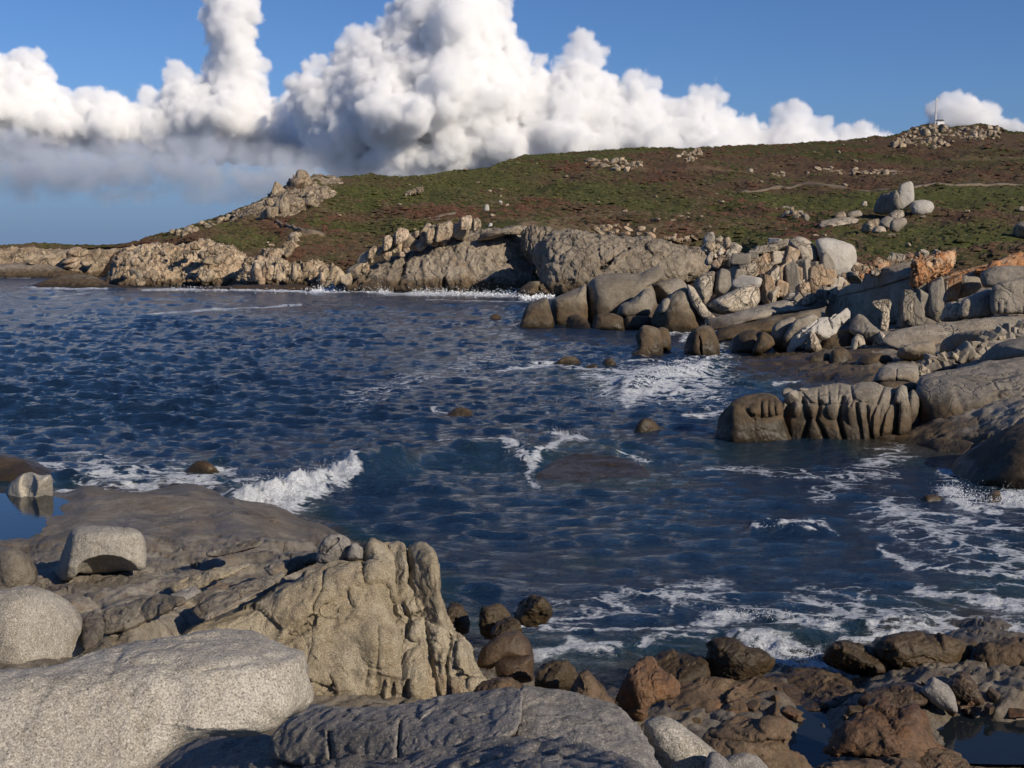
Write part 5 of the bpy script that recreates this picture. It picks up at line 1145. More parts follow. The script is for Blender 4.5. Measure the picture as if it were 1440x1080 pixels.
kpart('block', [(1086, 636), (1092, 600), (1098, 572), (1106, 556), (1125, 548), (1145, 545), (1165, 541), (1182, 539), (1197, 541), (1213, 537), (1232, 538), (1243, 544), (1254, 545), (1262, 552), (1264, 584), (1262, 608), (1250, 614), (1232, 622), (1212, 632), (1150, 638)], KD - .15, 'grey_mid', T=.30, p=3.2, n=300, ns=84, ctr=(1182, 592), soft=.04, rough=.010, fine=.004,
      planes=[(1200, 600, KD - .45, (.30, -1, .22)), (1120, 600, KD + .1, (-.25, -1, .15)), (1170, 562, KD - .15, (-.05, -.45, 1))],
      grooves=[([(1114, 560), (1104, 588), (1109, 634)], 4.5, 0.17), ([(1129, 560), (1137, 590), (1124, 630)], 3.0, 0.14), ([(1153, 566), (1148, 590), (1170, 636)], 3.0, 0.15), ([(1185, 560), (1179, 590), (1190, 634)], 3.2, 0.20), ([(1203, 568), (1208, 590), (1213, 630)], 2.2, 0.11), ([(1219, 572), (1222, 600), (1228, 622)], 2.0, 0.10), ([(1242, 546), (1236, 562), (1226, 584), (1224, 618)], 1.9, 0.11), ([(1258, 556), (1244, 582), (1238, 606), (1238, 618)], 1.9, 0.10),
               ([(1106, 556), (1130, 566), (1160, 570), (1190, 568), (1200, 560)], 2.2, 0.06), ([(1128, 552), (1140, 566)], 1.6, 0.06), ([(1150, 548), (1150, 564)], 1.6, 0.06), ([(1164, 543), (1166, 566)], 1.6, 0.06), ([(1180, 541), (1178, 562)], 1.6, 0.06), ([(1140, 556), (1165, 553), (1190, 552)], 1.6, 0.05), ([(1196, 543), (1200, 562), (1196, 570)], 2.0, 0.09)],
      bulges=[(1140, 574, 11, 14, .10), (1171, 576, 10, 14, .10), (1197, 578, 8, 20, .10), (1212, 580, 7, 18, .08), (1119, 575, 7, 12, .10), (1218, 552, 18, 14, .10), (1248, 588, 10, 24, .07), (1230, 590, 8, 26, .06), (1145, 600, 10, 24, .05)])
for pts, dd in [([(1262, 610), (1264, 580), (1265, 562), (1270, 554), (1277, 559), (1282, 584), (1281, 606), (1272, 612)], -.30), ([(1258, 566), (1260, 549), (1267, 541), (1275, 545), (1277, 560), (1270, 568)], -.12)]:
    kpart('column', pts, KD + dd, 'grey_mid', p=2.8)
kpart('dome', [(1274, 600), (1276, 560), (1284, 548), (1292, 560), (1292, 582), (1284, 596)], KD + .5, 'grey_mid', T=.4)
for i, (x, y, rx, ry) in enumerate([(1118, 560, 12, 9), (1108, 553, 8, 6), (1143, 558, 10, 8), (1130, 551, 8, 5), (1157, 549, 9, 7), (1172, 547, 9, 6), (1187, 556, 8, 9), (1171, 560, 8, 7), (1158, 563, 7, 6), (1180, 567, 6, 6)]):
    a = np.arange(8) / 8 * 2 * math.pi; jr = g.uniform(1.0, 1.35, 8)
    kpart('knob', [(x + rx * k * math.cos(t), y + ry * k * math.sin(t)) for t, k in zip(a, jr)], KD - .02 + (566 - y) * .03, 'grey_mid', T=.16, n=48, ns=14, p=2.8, facets=2, rough=.03)

rock('big_smooth_rock', 'big smooth grey rock at the right edge behind the knobbed rock', 'boulder',
     [(1292, 604), (1288, 575), (1289, 548), (1298, 530), (1340, 518), (1400, 508), (1440, 502), (1560, 500), (1560, 608), (1440, 602), (1382, 604), (1330, 606)], 31.5, M['grey_mid'], T=1.0, n=180, ns=44,
     planes=[(1340, 570, 30.6, (.05, -1, .55)), (1400, 515, 33.0, (-.05, -.22, 1)), (1294, 560, 31.0, (-1, -.35, .2))], soft=.07, rough=.02, cracks=.008, grooves=[([(1340, 540), (1362, 590)], 2, .08), ([(1400, 555), (1440, 590)], 2.5, .1)])
rock('slab', 'flat grey rock with one crack behind the knobbed rock', 'rock slab', [(1228, 538), (1234, 522), (1246, 513), (1272, 510), (1290, 516), (1292, 532), (1288, 540), (1254, 540)], 36, M['grey_mid'], T=.6, planes=[(1260, 530, 35.5, 'F'), (1260, 514, 36.2, 'TT')], grooves=[([(1260, 536), (1261, 520)], 1, .08)])
rock('boulder', 'dark rock in shade between the flat cracked rock and the big smooth rock', 'boulder', [(1230, 560), (1236, 540), (1262, 536), (1290, 540), (1294, 566), (1270, 572)], 33.5, M['tidal_mid'], T=.6)
rock('ledge', 'wet brown ledge at the foot of the big smooth rock', 'rock ledge', [(1215, 645), (1240, 622), (1275, 608), (1310, 600), (1380, 602), (1400, 612), (1350, 632), (1290, 644)], 28.6, M['wetdark'], T=.35, lean=2.2, n=140, rough=.02)
rock('boulder', 'smooth dark dome half in shade at the right edge by the splash', 'boulder', [(1330, 690), (1336, 660), (1350, 642), (1382, 621), (1414, 603), (1440, 596), (1540, 590), (1600, 700), (1440, 704)], 24.6, M['tidal_mid'], T=1.3, p=2.2, n=140, ns=36, planes=[(1390, 650, 23.9, (-.75, -.65, .25)), (1430, 650, 23.7, (.15, -1, .3)), (1440, 605, 24.6, 'TL')], soft=.12, rough=.008)

# ------------------------------------------------------------------ near shore, left
rock('boulder', 'cup-shaped pale boulder standing in a tide pool at the left edge', 'boulder',
     [(5, 702), (8, 690), (16, 678), (28, 668), (42, 664), (58, 668), (72, 668), (74, 685), (74, 714), (64, 726), (48, 730), (20, 728), (8, 718)], 19.6, M['pale_near'], T=.42, p=2.6, n=110, ns=36, facets=3, rough=.02,
     bulges=[(40, 684, 13, 20, -.16)], grooves=[([(38, 724), (36, 700), (40, 690)], 5, .05)])
rock('saddle_rock', 'pale saddle-shaped boulder with a hollow belly on the brown shelf', 'boulder',
     [(73, 809), (81, 797), (88, 776), (93, 761), (100, 747), (110, 741), (130, 739), (155, 740), (180, 742), (196, 748), (204, 760), (206, 776), (205, 796), (196, 802), (178, 803), (150, 806), (122, 806), (110, 806), (100, 816), (84, 816)], 13.2, M['pale_near'], T=.30, p=3.0, n=170, ns=44, ctr=(140, 770), rough=.012,
     planes=[(140, 775, 12.95, (.05, -1, .12)), (95, 780, 13.0, (-.9, -.5, .2)), (150, 742, 13.1, (0, -.3, 1))], soft=.06, bulges=[(150, 802, 42, 21, -.34)])
rock('boulder', 'rounded pale granite boulder cut by the left edge', 'boulder',
     [(-80, 850), (-30, 832), (10, 828), (42, 826), (72, 832), (96, 845), (111, 862), (118, 885), (118, 915), (113, 938), (80, 952), (20, 958), (-60, 958), (-110, 930)], 9.6, M['pale_near'], T=.35, p=2.3, n=130, ns=36, facets=3, rough=.018)
rock('big_slab_boulder', 'largest pale coarse-grained boulder filling the lower left corner', 'boulder',
     [(-140, 975), (-60, 952), (0, 946), (61, 940), (118, 921), (155, 908), (204, 898), (261, 893), (293, 888), (324, 883), (359, 888), (385, 901), (409, 911), (430, 919), (435, 950), (440, 982), (424, 1000), (367, 1032), (310, 1034), (270, 1040), (240, 1056), (210, 1080), (150, 1150), (-140, 1260), (-200, 1100)], 5.7, M['pale_near'], T=.22, back=.7, p=3.0, n=260, ns=80, ctr=(170, 1010), rough=.012, fine=.006, freq=2.6, joint=.006, jscale=.22, grooves=[([(275, 948), (330, 936), (420, 915)], 3.5, .018)],
     planes=[(260, 920, 6.0, (.02, -.03, 1)), (300, 975, 5.75, (.25, -1, .75)), (432, 950, 6.05, (1, -.3, .2)), (60, 1040, 4.75, (.05, -.7, .9))], soft=.03)
rock('boulder', 'lumpy brown rock beside the pool at the left edge', 'boulder', [(-60, 845), (-50, 785), (-10, 770), (20, 772), (40, 782), (52, 800), (48, 822), (20, 836)], 12.6, M['shelf'], T=.3, n=90, facets=3, rough=.035)
mound = rock('wet_mound', 'smooth dark wet hump of rock between the pool and the open sea', 'rock', [(60, 760), (70, 730), (85, 712), (120, 701), (180, 695), (240, 696), (300, 704), (350, 716), (392, 730), (370, 744), (300, 760), (240, 772), (140, 772)], 16.6, M['shelf'], T=.5, lean=3.4, p=2.0, n=160, rough=.006, fine=.002)
for pts, d, lab, mt in [([(225, 850), (238, 838), (262, 828), (276, 826), (282, 832), (262, 846), (244, 858)], 10.9, 'pale thin slab resting on the brown shelf above the big boulder', 'grey_near'),
                    ([(140, 868), (150, 858), (200, 842), (240, 836), (262, 846), (220, 866), (180, 884), (146, 890)], 10.4, 'dark rough ledge under the thin pale slab', 'shelf'),
                    ([(115, 880), (124, 862), (140, 856), (146, 876), (142, 900), (120, 915)], 10.0, 'small square block beside the rounded boulder at left', 'shelf'),
                    ([(290, 778), (320, 770), (350, 760), (368, 762), (360, 770), (330, 778), (300, 783)], 13.0, 'low light ledge at the edge of the wet hollow', 'shelf'),
                    ([(240, 826), (280, 806), (320, 796), (350, 793), (340, 802), (300, 818), (262, 836)], 11.8, 'rusty narrow ledge left of the golden outcrop', 'gold_near'),
                    ([(272, 860), (300, 838), (350, 818), (400, 806), (380, 826), (330, 852), (290, 872)], 11.0, 'long dark ledge running up to the top of the golden outcrop', 'shelf'),
                    ([(370, 800), (400, 788), (440, 778), (452, 784), (430, 798), (390, 812)], 12.0, 'grey rough ledge behind the golden outcrop', 'shelf')]:
    rock('ledge', lab, 'rock ledge', pts, d, M[mt], T=.10, lean=1.6, p=2.6, n=120, ns=28, facets=2, rough=.03, joint=.03, jscale=.25)

# golden outcrop
OD = 11.0
oc = anchor('golden_outcrop', 'big golden-brown cracked granite outcrop at the water in the near left', 'rock outcrop', P(500, 985, OD))
def op(name, pts, d, label=None, **k):
    k.setdefault('rough', .030); k.setdefault('fine', .010); k.setdefault('p', 3.0); k.setdefault('n', 100); k.setdefault('ns', 30); k.setdefault('back', .5); k.setdefault('facets', 0 if 'planes' in k else 3); k.setdefault('soft', .04); k.setdefault('joint', .03); k.setdefault('jscale', .5)
    mt = k.pop('mt', 'gold_near')
    return rock(name, label, None, pts, d, M[mt], parent=oc, **k)
op('wall', [(205, 920), (235, 896), (262, 880), (300, 862), (340, 844), (400, 816), (430, 802), (455, 794), (485, 786), (515, 784), (540, 790), (548, 820), (552, 870), (575, 910), (600, 945), (630, 985), (560, 1002), (470, 1004), (430, 1000), (330, 960)], OD, T=.35, p=3.4, n=240, ns=60, ctr=(440, 895), soft=.04, back=1.0,
   planes=[(440, 850, OD + .15, (.10, -1, .22)), (300, 900, OD + .1, (.02, -1, .5)), (430, 815, OD + .30, (-.1, -.28, 1)), (560, 930, OD - .05, (.6, -1, .4)), (450, 950, OD - .10, (.05, -1, .28))],
   grooves=[([(458, 798), (452, 830), (440, 852), (441, 876), (420, 890), (395, 905)], 2.0, .06), ([(510, 792), (512, 815)], 3.0, .12), ([(532, 884), (531, 930), (529, 985)], 2.0, .05), ([(520, 930), (514, 965)], 1.8, .05), ([(568, 960), (567, 990), (575, 950), (585, 940)], 2.0, .06), ([(440, 872), (500, 874), (560, 880)], 4, .02), ([(445, 985), (470, 960)], 2, .05)],
   bulges=[(462, 858, 10, 8, -.03), (535, 905, 30, 35, .05)], cracks=.004)
op('body', [(538, 800), (556, 785), (575, 790), (600, 800), (622, 850), (640, 884), (660, 904), (676, 942), (694, 978), (680, 1000), (560, 1004), (526, 1000), (528, 940), (532, 870)], OD - .12, T=.30, n=220, ns=64, rough=.02, joint=.022, jscale=.22, jstretch=(1.3, 1, .8), facets=0, lean=.62, p=3.0, ctr=(598, 910),
   grooves=[([(568, 905), (574, 872), (566, 850)], 2.2, .06), ([(598, 872), (602, 905), (606, 935), (618, 985)], 2.4, .07), ([(634, 890), (627, 935), (632, 985)], 2.2, .06), ([(552, 930), (550, 990)], 2, .06), ([(572, 958), (567, 992)], 2, .06), ([(600, 872), (640, 884)], 2, .06), ([(640, 948), (690, 958)], 2.5, .03), ([(552, 868), (600, 866)], 2, .05)],
   bulges=[(584, 886, 13, 17, .09), (558, 856, 7, 9, .05), (582, 852, 20, 13, .07), (612, 864, 10, 10, .06), (620, 884, 18, 11, .06), (617, 912, 12, 24, .08), (655, 915, 15, 34, .09), (655, 968, 28, 24, .07), (586, 950, 20, 40, .09), (541, 940, 10, 45, .06)])
op('lobe', [(446, 790), (450, 768), (460, 754), (474, 751), (488, 756), (494, 770), (492, 786), (470, 792)], OD + .75, T=.14, grooves=[([(458, 776), (475, 758)], 1.6, .05)], mt='grey_near')
op('lobe', [(488, 786), (492, 768), (500, 764), (512, 772), (510, 786)], OD + .7, T=.08, mt='grey_near')
op('slab', [(496, 800), (500, 772), (515, 760), (528, 758), (542, 768), (552, 785), (556, 815), (560, 850), (540, 860), (516, 840)], OD + .45, T=.22, p=2.6)
op('backing', [(496, 860), (500, 790), (515, 768), (545, 764), (575, 768), (598, 772), (612, 790), (622, 840), (630, 900), (560, 920)], OD + .62, T=.2, p=3.4)
op('slab', [(538, 862), (541, 800), (543, 768), (550, 762), (568, 764), (573, 786), (572, 830), (570, 872)], OD + .45, T=.14, p=3.2)
op('column', [(572, 905), (573, 830), (574, 785), (577, 768), (590, 764), (604, 769), (614, 788), (620, 826), (630, 874), (636, 905), (600, 915)], OD + .30, T=.24, n=130, p=3.0)

# boulders in the gap right of the outcrop
rock('boulder', 'rounded upper boulder of the split pair in the near channel', 'boulder', [(672, 936), (676, 915), (684, 906), (700, 894), (716, 888), (730, 887), (744, 900), (750, 920), (746, 928), (704, 932), (690, 940)], 11.4, M['brown'], T=.25, n=110, rough=.012, planes=None)
rock('boulder', 'lower boulder of the split pair, below the crack', 'boulder', [(696, 934), (706, 926), (748, 921), (750, 943), (748, 958), (718, 962), (700, 952)], 11.25, M['brown'], T=.2, n=100, rough=.012)
for pts, d, lab in [([(676, 892), (674, 864), (684, 852), (704, 850), (716, 862), (712, 884), (696, 898)], 12.6, 'dark weedy rock behind the split pair of boulders'),
                    ([(690, 896), (698, 876), (716, 868), (730, 874), (734, 890), (716, 896)], 12.2, 'small brown rock touching the top of the split pair'),
                    ([(724, 874), (730, 850), (748, 836), (766, 840), (777, 856), (770, 874), (745, 882)], 13.2, 'dark brown rock jutting into the near foam'),
                    ([(622, 886), (626, 858), (636, 846), (650, 852), (660, 876), (656, 892)], 12.9, 'dark wet rock behind the golden outcrop at the water'),
                    ([(752, 966), (760, 938), (780, 928), (802, 934), (816, 952), (812, 972)], 10.6, 'low dark wet boulder in the channel behind the grey slabs'),
                    ([(660, 988), (672, 964), (700, 952), (730, 956), (745, 976), (720, 992)], 10.2, 'brown gravelly ledge below the split pair')]:
    rock('channel_rock', lab, 'rock', pts, d, M['wetdark'] if 'ledge' not in lab else M['brown'], T=None, n=100, ns=28, facets=3, rough=.04, joint=.05, jscale=.4, group='rocks in the near channel')

# ------------------------------------------------------------------ foreground grey slabs
FG = 'grey slabs in the bottom foreground'
rock('slab', 'grey foreground slab with a bright lit crest, left of the vertical joint', 'rock slab',
     [(380, 1060), (392, 1022), (418, 1002), (440, 992), (500, 998), (560, 992), (618, 981), (680, 972), (722, 966), (734, 976), (732, 1000), (726, 1026), (690, 1052), (560, 1080), (430, 1080)], 6.4, M['grey_near'], T=.10, back=.5, p=3.2, n=260, ns=64, ctr=(565, 1025), soft=.03, rough=.012, joint=.012, jscale=.18,
     planes=[(560, 998, 6.6, (-.30, .02, 1)), (560, 1040, 6.2, (-.60, -.45, .75))], grooves=[([(560, 1070), (562, 1015)], 2.5, .06), ([(466, 1070), (462, 1030)], 2.2, .06), ([(640, 1002), (660, 1010), (690, 1004)], 2.0, .03)], cracks=.006)
rock('slab', 'grey foreground slab right of the vertical joint, sloping to the boulders', 'rock slab',
     [(724, 1030), (728, 990), (732, 968), (752, 965), (790, 968), (822, 978), (858, 988), (880, 1004), (906, 1036), (932, 1084), (950, 1130), (700, 1130), (690, 1075)], 6.2, M['grey_near'], T=.12, back=.5, p=2.8, n=240, ns=60, soft=.04, rough=.016, joint=.014, jscale=.22,
     planes=[(800, 990, 6.4, (.15, -.05, 1)), (820, 1030, 5.9, (.0, -.75, .8))], grooves=[([(735, 1000), (760, 985), (800, 990), (840, 1010)], 3, .03)], cracks=.006)
rock('slab', 'dark shaded foreground slab along the bottom edge', 'rock slab',
     [(150, 1180), (205, 1090), (232, 1058), (262, 1040), (310, 1034), (360, 1034), (400, 1040), (470, 1052), (560, 1062), (640, 1050), (700, 1036), (760, 1036), (840, 1052), (890, 1070), (930, 1110), (980, 1200), (560, 1300)], 5.0, M['grey_near'], T=.12, back=.8, p=3, n=280, ns=70, soft=.05, rough=.014, ctr=(560, 1130), joint=.014, jscale=.14, jstretch=(.7, 1.6, 1),
     planes=[(450, 1060, 5.3, (-.34, .16, 1)), (760, 1060, 5.2, (-.40, .10, 1))], grooves=[([(300, 1050), (420, 1075), (520, 1090)], 3, .04), ([(640, 1080), (760, 1060), (860, 1075)], 3, .04)], cracks=.008)
rock('boulder', 'oval pale boulder leaning on the right end of the grey slabs', 'boulder', [(906, 1018), (914, 1011), (932, 1007), (950, 1013), (965, 1024), (991, 1044), (1013, 1062), (1024, 1082), (1004, 1104), (950, 1100), (924, 1068), (909, 1046)], 6.3, M['pale_near'], T=.2, n=120, rough=.012)
rock('boulder', 'small grey boulder beside the oval pale one at the bottom edge', 'boulder', [(1012, 1092), (1018, 1067), (1034, 1060), (1050, 1059), (1070, 1066), (1082, 1090), (1050, 1110)], 6.4, M['grey_near'], T=.12, facets=3, n=80)
rock('boulder', 'block-shaped sharp grey rock in front of the oval boulder', 'boulder', [(990, 1100), (996, 1062), (1010, 1058), (1030, 1078), (1040, 1110)], 6.0, M['grey_near'], T=.12, p=3, facets=3, n=70)

# ------------------------------------------------------------------ brown shore, right
BR = 'brown rocks of the near right shore'
for pts, d, lab, kw in [
    ([(863, 984), (878, 958), (895, 929), (904, 924), (917, 926), (934, 938), (953, 955), (957, 970), (947, 983), (918, 992), (902, 1012), (880, 1000)], 10.9, 'large triangular light-brown rock right of the grey slabs', dict(planes=[(905, 965, 10.7, (.15, -1, .3)), (945, 965, 10.75, (.85, -.5, .3)), (908, 930, 11.0, (.1, -.4, 1)), (875, 975, 10.85, (-.8, -.6, .1))], soft=.03, T=.12, p=3)),
    ([(796, 990), (804, 966), (815, 947), (826, 942), (838, 957), (852, 974), (868, 994), (830, 1004)], 10.0, 'pointed light-brown rock half behind the grey slabs', dict(T=.15, facets=3)),
    ([(992, 918), (1000, 906), (1011, 899), (1032, 897), (1050, 908), (1068, 911), (1091, 928), (1086, 942), (1060, 958), (1020, 964), (994, 958)], 11.9, 'dark craggy rock against the foam in the middle', dict(T=.22, facets=4, rough=.05)),
    ([(905, 950), (920, 922), (950, 915), (990, 925), (996, 958), (960, 972), (925, 966)], 11.9, 'shaded low rock between triangular and craggy rocks', dict(T=.22, facets=3, rough=.05)),
    ([(928, 1000), (950, 968), (990, 956), (1040, 958), (1090, 952), (1120, 970), (1130, 1000), (1090, 1012), (1010, 1014), (950, 1024)], 10.6, 'flat brown rock sheet beyond the near pool', dict(T=.22, lean=2.2, facets=3, rough=.035)),
    ([(1085, 965), (1110, 945), (1150, 940), (1190, 956), (1215, 975), (1190, 992), (1130, 1000)], 11.2, 'low brown rock sheet running to the foam chute', dict(T=.2, lean=2.2, facets=3, rough=.035)),
    ([(990, 1050), (996, 1031), (1022, 1014), (1050, 1009), (1078, 1008), (1108, 1012), (1114, 1027), (1108, 1049), (1130, 1067), (1145, 1100), (1060, 1110), (1000, 1096)], 8.6, 'orange-brown split rock right of the oval pale boulder', dict(T=.16, facets=4, rough=.05, grooves=[([(1000, 1040), (1050, 1045), (1100, 1042)], 3, .07)])),
    ([(1158, 1058), (1172, 1038), (1200, 1004), (1226, 984), (1240, 974), (1250, 984), (1258, 1004), (1284, 990), (1304, 1010), (1322, 1045), (1345, 1062), (1340, 1075), (1250, 1070), (1180, 1064)], 9.7, 'pyramid-shaped brown rock between the two pools', dict(planes=[(1215, 1030, 9.55, (-.5, -.8, .45)), (1290, 1035, 9.55, (.5, -.7, .7)), (1250, 985, 9.9, (0, -.3, 1))], soft=.04, T=.12, n=140, rough=.035)),
    ([(1270, 1120), (1280, 1066), (1310, 1055), (1345, 1058), (1365, 1075), (1372, 1120)], 9.0, 'low brown rock at the bottom edge in front of the right pool', dict(T=.15, lean=1.2, rough=.04)),
    ([(1130, 1130), (1140, 1085), (1180, 1068), (1240, 1066), (1290, 1076), (1310, 1130)], 8.6, 'brown rock sheet at the bottom edge below the pyramid rock', dict(T=.15, lean=1.6, rough=.04)),
    ([(1236, 915), (1246, 898), (1272, 891), (1310, 890), (1350, 893), (1370, 905), (1372, 930), (1362, 952), (1350, 966), (1310, 952), (1270, 940)], 12.3, 'dark rugged mass at the water near the right edge', dict(T=.35, facets=5, rough=.05, n=130)),
    ([(1365, 985), (1370, 930), (1374, 906), (1400, 900), (1440, 900), (1500, 905), (1540, 1000), (1440, 1014), (1390, 1004)], 11.6, 'greenish brown rock with pale side at the right edge', dict(T=.35, facets=4, rough=.04, n=130)),
    ([(1320, 975), (1336, 955), (1356, 945), (1372, 962), (1384, 990), (1370, 1002), (1336, 992)], 11.2, 'rusty boulder between the pale pointed stone and right edge rock', dict(T=.22, facets=4, rough=.05)),
    ([(1210, 985), (1226, 968), (1256, 960), (1296, 966), (1312, 984), (1280, 998), (1236, 998)], 10.8, 'low brown hump behind the pyramid rock', dict(T=.2, lean=1.5, rough=.04)),
    ([(1158, 930), (1164, 908), (1190, 902), (1230, 912), (1250, 932), (1240, 950), (1196, 946)], 12.4, 'dark rock under the foam chute left of the rugged mass', dict(T=.25, facets=4, rough=.05))]:
    dark = any(w in lab for w in ('dark', 'shaded'))  # the shaded rock takes the dark material too, its shade put into colour
    kw.setdefault('n', 130); kw.setdefault('ns', 40); kw.setdefault('soft', .035); kw['rough'] = .022; kw.setdefault('fine', .010); kw.setdefault('joint', .06); kw.setdefault('jscale', .55); kw.setdefault('cracks', .006); kw.setdefault('p', 3.4)
    rock('shore_rock', lab, 'rock', pts, d, M['wetdark'] if dark else M['redbrown' if int(d * 10) % 2 else 'brown'], group=BR, **kw)
rock('boulder', 'pale pointed stone standing among brown rocks near the right edge', 'boulder', [(1294, 972), (1302, 962), (1311, 952), (1322, 957), (1334, 964), (1343, 980), (1346, 1002), (1326, 998), (1304, 984)], 10.9, M['grey_near'], T=.12, p=3, facets=3, n=90)
g = np.random.default_rng(8)
for poly, n, wh in [([(930, 1000), (1000, 960), (1120, 960), (1230, 990), (1220, 1010), (1000, 1020)], 26, 'on the flat brown rock sheet beyond the near pool'), ([(1240, 960), (1360, 960), (1440, 990), (1440, 1006), (1300, 1000)], 18, 'behind the right hand pool'), ([(760, 985), (860, 985), (890, 1010), (850, 1010)], 10, 'in the gap right of the grey slabs')]:
    loose('small brown stone lying ' + wh, 'stone', 'small brown stones ' + wh, name='stone', poly=poly, n=n, w=(10, 26), h=(7, 15), df=lambda x, y: dz(y + 3, max(.1, float(near_z(x, y)))), mats=[M['brown'], M['brown'], M['wetdark']], seed=int(g.integers(99)), tilt=.3, lod=4)

# ------------------------------------------------------------------ clouds: real volumes far out over the land and sea
M['cloud'] = bpy.data.materials.new('cloud'); M['cloud'].use_nodes = True
t = M['cloud'].node_tree; t.nodes.clear()
o = t.nodes.new('ShaderNodeOutputMaterial'); pv = t.nodes.new('ShaderNodeVolumePrincipled')
pv.inputs['Color'].default_value = (0.995, 0.995, 0.995, 1); pv.inputs['Density'].default_value = 0.040; pv.inputs['Anisotropy'].default_value = -0.3
t.links.new(pv.outputs[0], o.inputs['Volume'])

def cloud(name, label, outline, D, voxel, T, ns, a1, a2, edge, seed, mat=None, R=17.0, zs=1.0, depth=1.2):
    """Density round a dense swarm of points filling a thick cloud body; billows of several sizes break up its surface."""
    g = np.random.default_rng(seed); B = spline_closed(outline, 400); lo, hi = B.min(0), B.max(0); m_ = D / FPX
    xs = np.arange(lo[0], hi[0], R * .62); ys = np.arange(lo[1], hi[1], R * .62)
    X, Y = np.meshgrid(xs, ys); X = X + g.uniform(-.3, .3, X.shape) * R; Y = Y + g.uniform(-.3, .3, X.shape) * R
    ok = inside(X, Y, [tuple(q) for q in B]); X, Y = X[ok], Y[ok]
    b = polydist(X, Y, [tuple(q) for q in np.vstack([B, B[:1]])])
    k = b > R * .35; X, Y, b = X[k], Y[k], b[k]
    half = np.minimum(depth * (b - R * .3), T / m_) * (0.75 + 0.9 * (NZ.fbm(np.stack([X / 70, Y / 70, 0 * X + seed], -1), 3) + .15))
    pts = []
    for x, y, h in zip(X, Y, half):
        n = max(1, int(2 * max(h, 0) / (R * .8)))
        for z in np.linspace(-max(h, 0), max(h, 0), n) if n > 1 else [0.0]:
            pts.append(P(x, y, D + z * m_))
    pts = np.array(pts); c = pts.mean(0); V = pts - c; R_ = R * m_
    me = bpy.data.meshes.new(name); me.vertices.add(len(V)); me.vertices.foreach_set('co', V.astype(np.float32).ravel())
    mat = mat or M['cloud']; me.materials.append(mat)
    ob = obj(name, me, label=label, cat='cloud', kind='stuff', loc=c)
    ng = bpy.data.node_groups.new(name, 'GeometryNodeTree')
    ng.interface.new_socket('Geometry', in_out='INPUT', socket_type='NodeSocketGeometry')
    ng.interface.new_socket('Geometry', in_out='OUTPUT', socket_type='NodeSocketGeometry')
    N = ng.nodes; K = ng.links.new
    gi = N.new('NodeGroupInput'); go = N.new('NodeGroupOutput'); vc = N.new('GeometryNodeVolumeCube')
    pr = N.new('GeometryNodeProximity'); pr.target_element = 'POINTS'; K(gi.outputs[0], pr.inputs[0])
    ps = N.new('GeometryNodeInputPosition')
    def vm(op, a, b):
        x = N.new('ShaderNodeVectorMath'); x.operation = op
        for i, v in enumerate((a, b)):
            if isinstance(v, tuple): x.inputs[i].default_value = v
            else: K(v, x.inputs[i])
        return x.outputs['Value'] if op == 'DOT_PRODUCT' else x.outputs[0]
    def m(op, a, b=None):
        x = N.new('ShaderNodeMath'); x.operation = op
        for i, v in enumerate((a, b)):
            if v is None: continue
            if isinstance(v, (int, float)): x.inputs[i].default_value = v
            else: K(v, x.inputs[i])
        return x.outputs[0]
    inner = m('MULTIPLY', m('SUBTRACT', R_, pr.outputs['Distance']), 2.2)
    vec = vm('MULTIPLY', ps.outputs[0], (1.0, 1.0, zs))
    nz = N.new('ShaderNodeTexNoise'); nz.inputs['Scale'].default_value = 1 / ns; nz.inputs['Detail'].default_value = 8; nz.inputs['Roughness'].default_value = .66; K(vec, nz.inputs['Vector'])
    vo = N.new('ShaderNodeTexVoronoi'); vo.inputs['Scale'].default_value = 1.1 / ns; vo.inputs['Detail'].default_value = 4.0; vo.inputs['Roughness'].default_value = .55; K(vec, vo.inputs['Vector'])
    s = m('ADD', inner, m('ADD', m('MULTIPLY', m('SUBTRACT', nz.outputs[0], .5), a1), m('MULTIPLY', m('SUBTRACT', .58, vo.outputs['Distance']), a2)))
    K(m('MINIMUM', m('MAXIMUM', m('DIVIDE', s, edge), 0.0), 1.0), vc.inputs['Density'])
    pad = (a1 + a2) * .3 + R_
    lo = V.min(0) - pad; hi = V.max(0) + pad
    vc.inputs['Min'].default_value = lo; vc.inputs['Max'].default_value = hi
    for i, k in enumerate(('Resolution X', 'Resolution Y', 'Resolution Z')): vc.inputs[k].default_value = max(8, int((hi - lo)[i] / voxel))
    sm = N.new('GeometryNodeSetMaterial'); sm.inputs['Material'].default_value = mat
    K(vc.outputs[0], sm.inputs[0]); K(sm.outputs[0], go.inputs[0])
    ob.modifiers.new('density', 'NODES').node_group = ng
    return ob
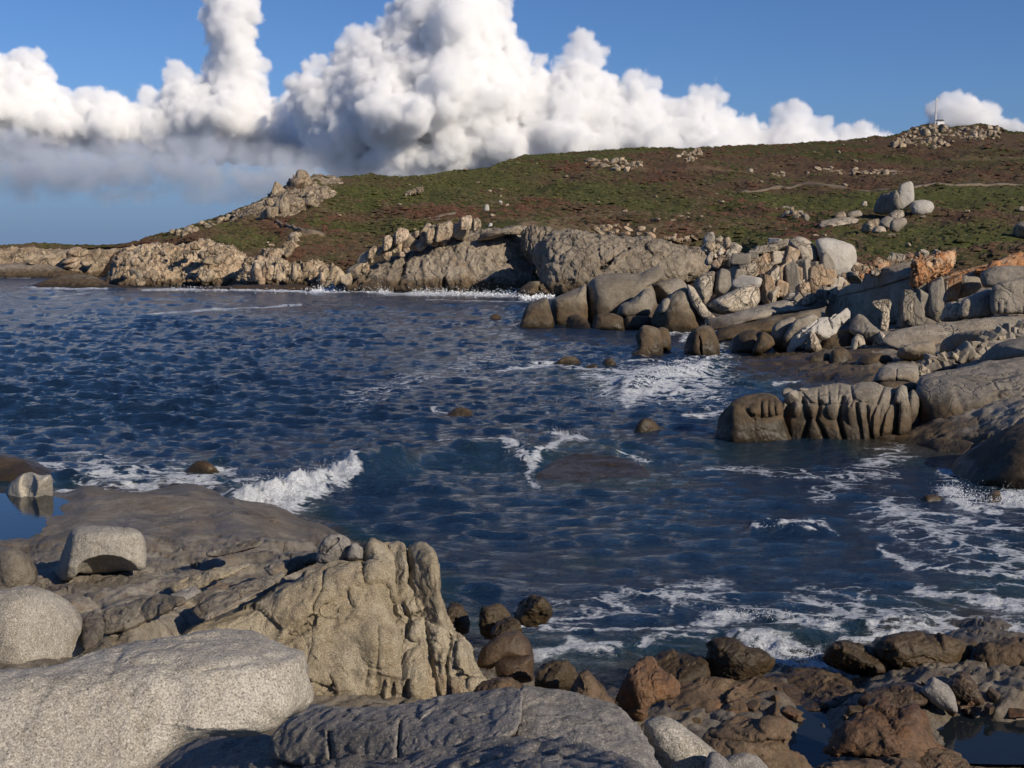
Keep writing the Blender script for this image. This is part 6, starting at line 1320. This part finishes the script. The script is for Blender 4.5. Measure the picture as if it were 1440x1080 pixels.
MAIN = [(408, 150), (396, 112), (410, 100), (432, 92), (452, 80), (470, 66), (485, 48), (505, 40), (530, 30), (548, 5), (570, -40), (640, -70), (700, -50), (716, -5), (724, 40), (738, 72), (756, 82), (775, 96), (795, 70), (808, 44), (828, 38), (844, 62), (850, 92), (868, 110), (890, 98), (915, 104), (938, 128), (960, 134), (985, 124), (1005, 120), (1030, 150), (1060, 160), (1072, 172), (1095, 150), (1125, 146), (1150, 164), (1175, 178), (1205, 176), (1245, 186),
        (1260, 245), (1000, 275), (760, 285), (560, 290), (470, 262), (440, 225), (420, 180)]
cloud('cumulus_cloud', 'huge white cumulus cloud towering over the middle of the ridge', MAIN, 4200, 5.5, 420, 80, 195, 48, 22, 3)
LEFT = [(-160, 110), (-40, 80), (10, 74), (40, 70), (64, 78), (72, 105), (90, 124), (120, 126), (150, 124), (170, 136), (195, 142), (206, 124), (220, 136), (232, 104), (250, 76), (262, 84), (275, 110), (284, 92), (290, 66), (282, 36), (288, 10), (284, -30), (350, -30), (368, 10), (360, 40), (366, 66), (374, 92), (376, 112), (386, 142), (402, 132), (424, 138), (436, 165), (452, 195), (480, 222), (440, 236), (300, 226), (100, 220), (-160, 230)]
cloud('cumulus_cloud', 'lower white cumulus cloud at left with a tall narrow tower', LEFT, 4800, 6.5, 300, 72, 175, 42, 24, 5)
cloud('cumulus_cloud', 'small white cloud just behind the right summit and mast', [(1300, 178), (1308, 150), (1322, 138), (1345, 132), (1372, 131), (1390, 142), (1402, 158), (1412, 172), (1440, 174), (1460, 182), (1450, 196), (1310, 196)], 4600, 5, 110, 60, 70, 40, 22, 8)
m2 = bpy.data.materials.new('shade_grey_cloud'); m2.use_nodes = True; t = m2.node_tree; t.nodes.clear()
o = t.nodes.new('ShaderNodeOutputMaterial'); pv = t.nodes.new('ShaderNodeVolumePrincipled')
pv.inputs['Color'].default_value = (0.90, 0.93, 0.975, 1); pv.inputs['Density'].default_value = 0.024; pv.inputs['Anisotropy'].default_value = 0.2  # absorbing grey-blue tint stands in for shade cast by another cloud
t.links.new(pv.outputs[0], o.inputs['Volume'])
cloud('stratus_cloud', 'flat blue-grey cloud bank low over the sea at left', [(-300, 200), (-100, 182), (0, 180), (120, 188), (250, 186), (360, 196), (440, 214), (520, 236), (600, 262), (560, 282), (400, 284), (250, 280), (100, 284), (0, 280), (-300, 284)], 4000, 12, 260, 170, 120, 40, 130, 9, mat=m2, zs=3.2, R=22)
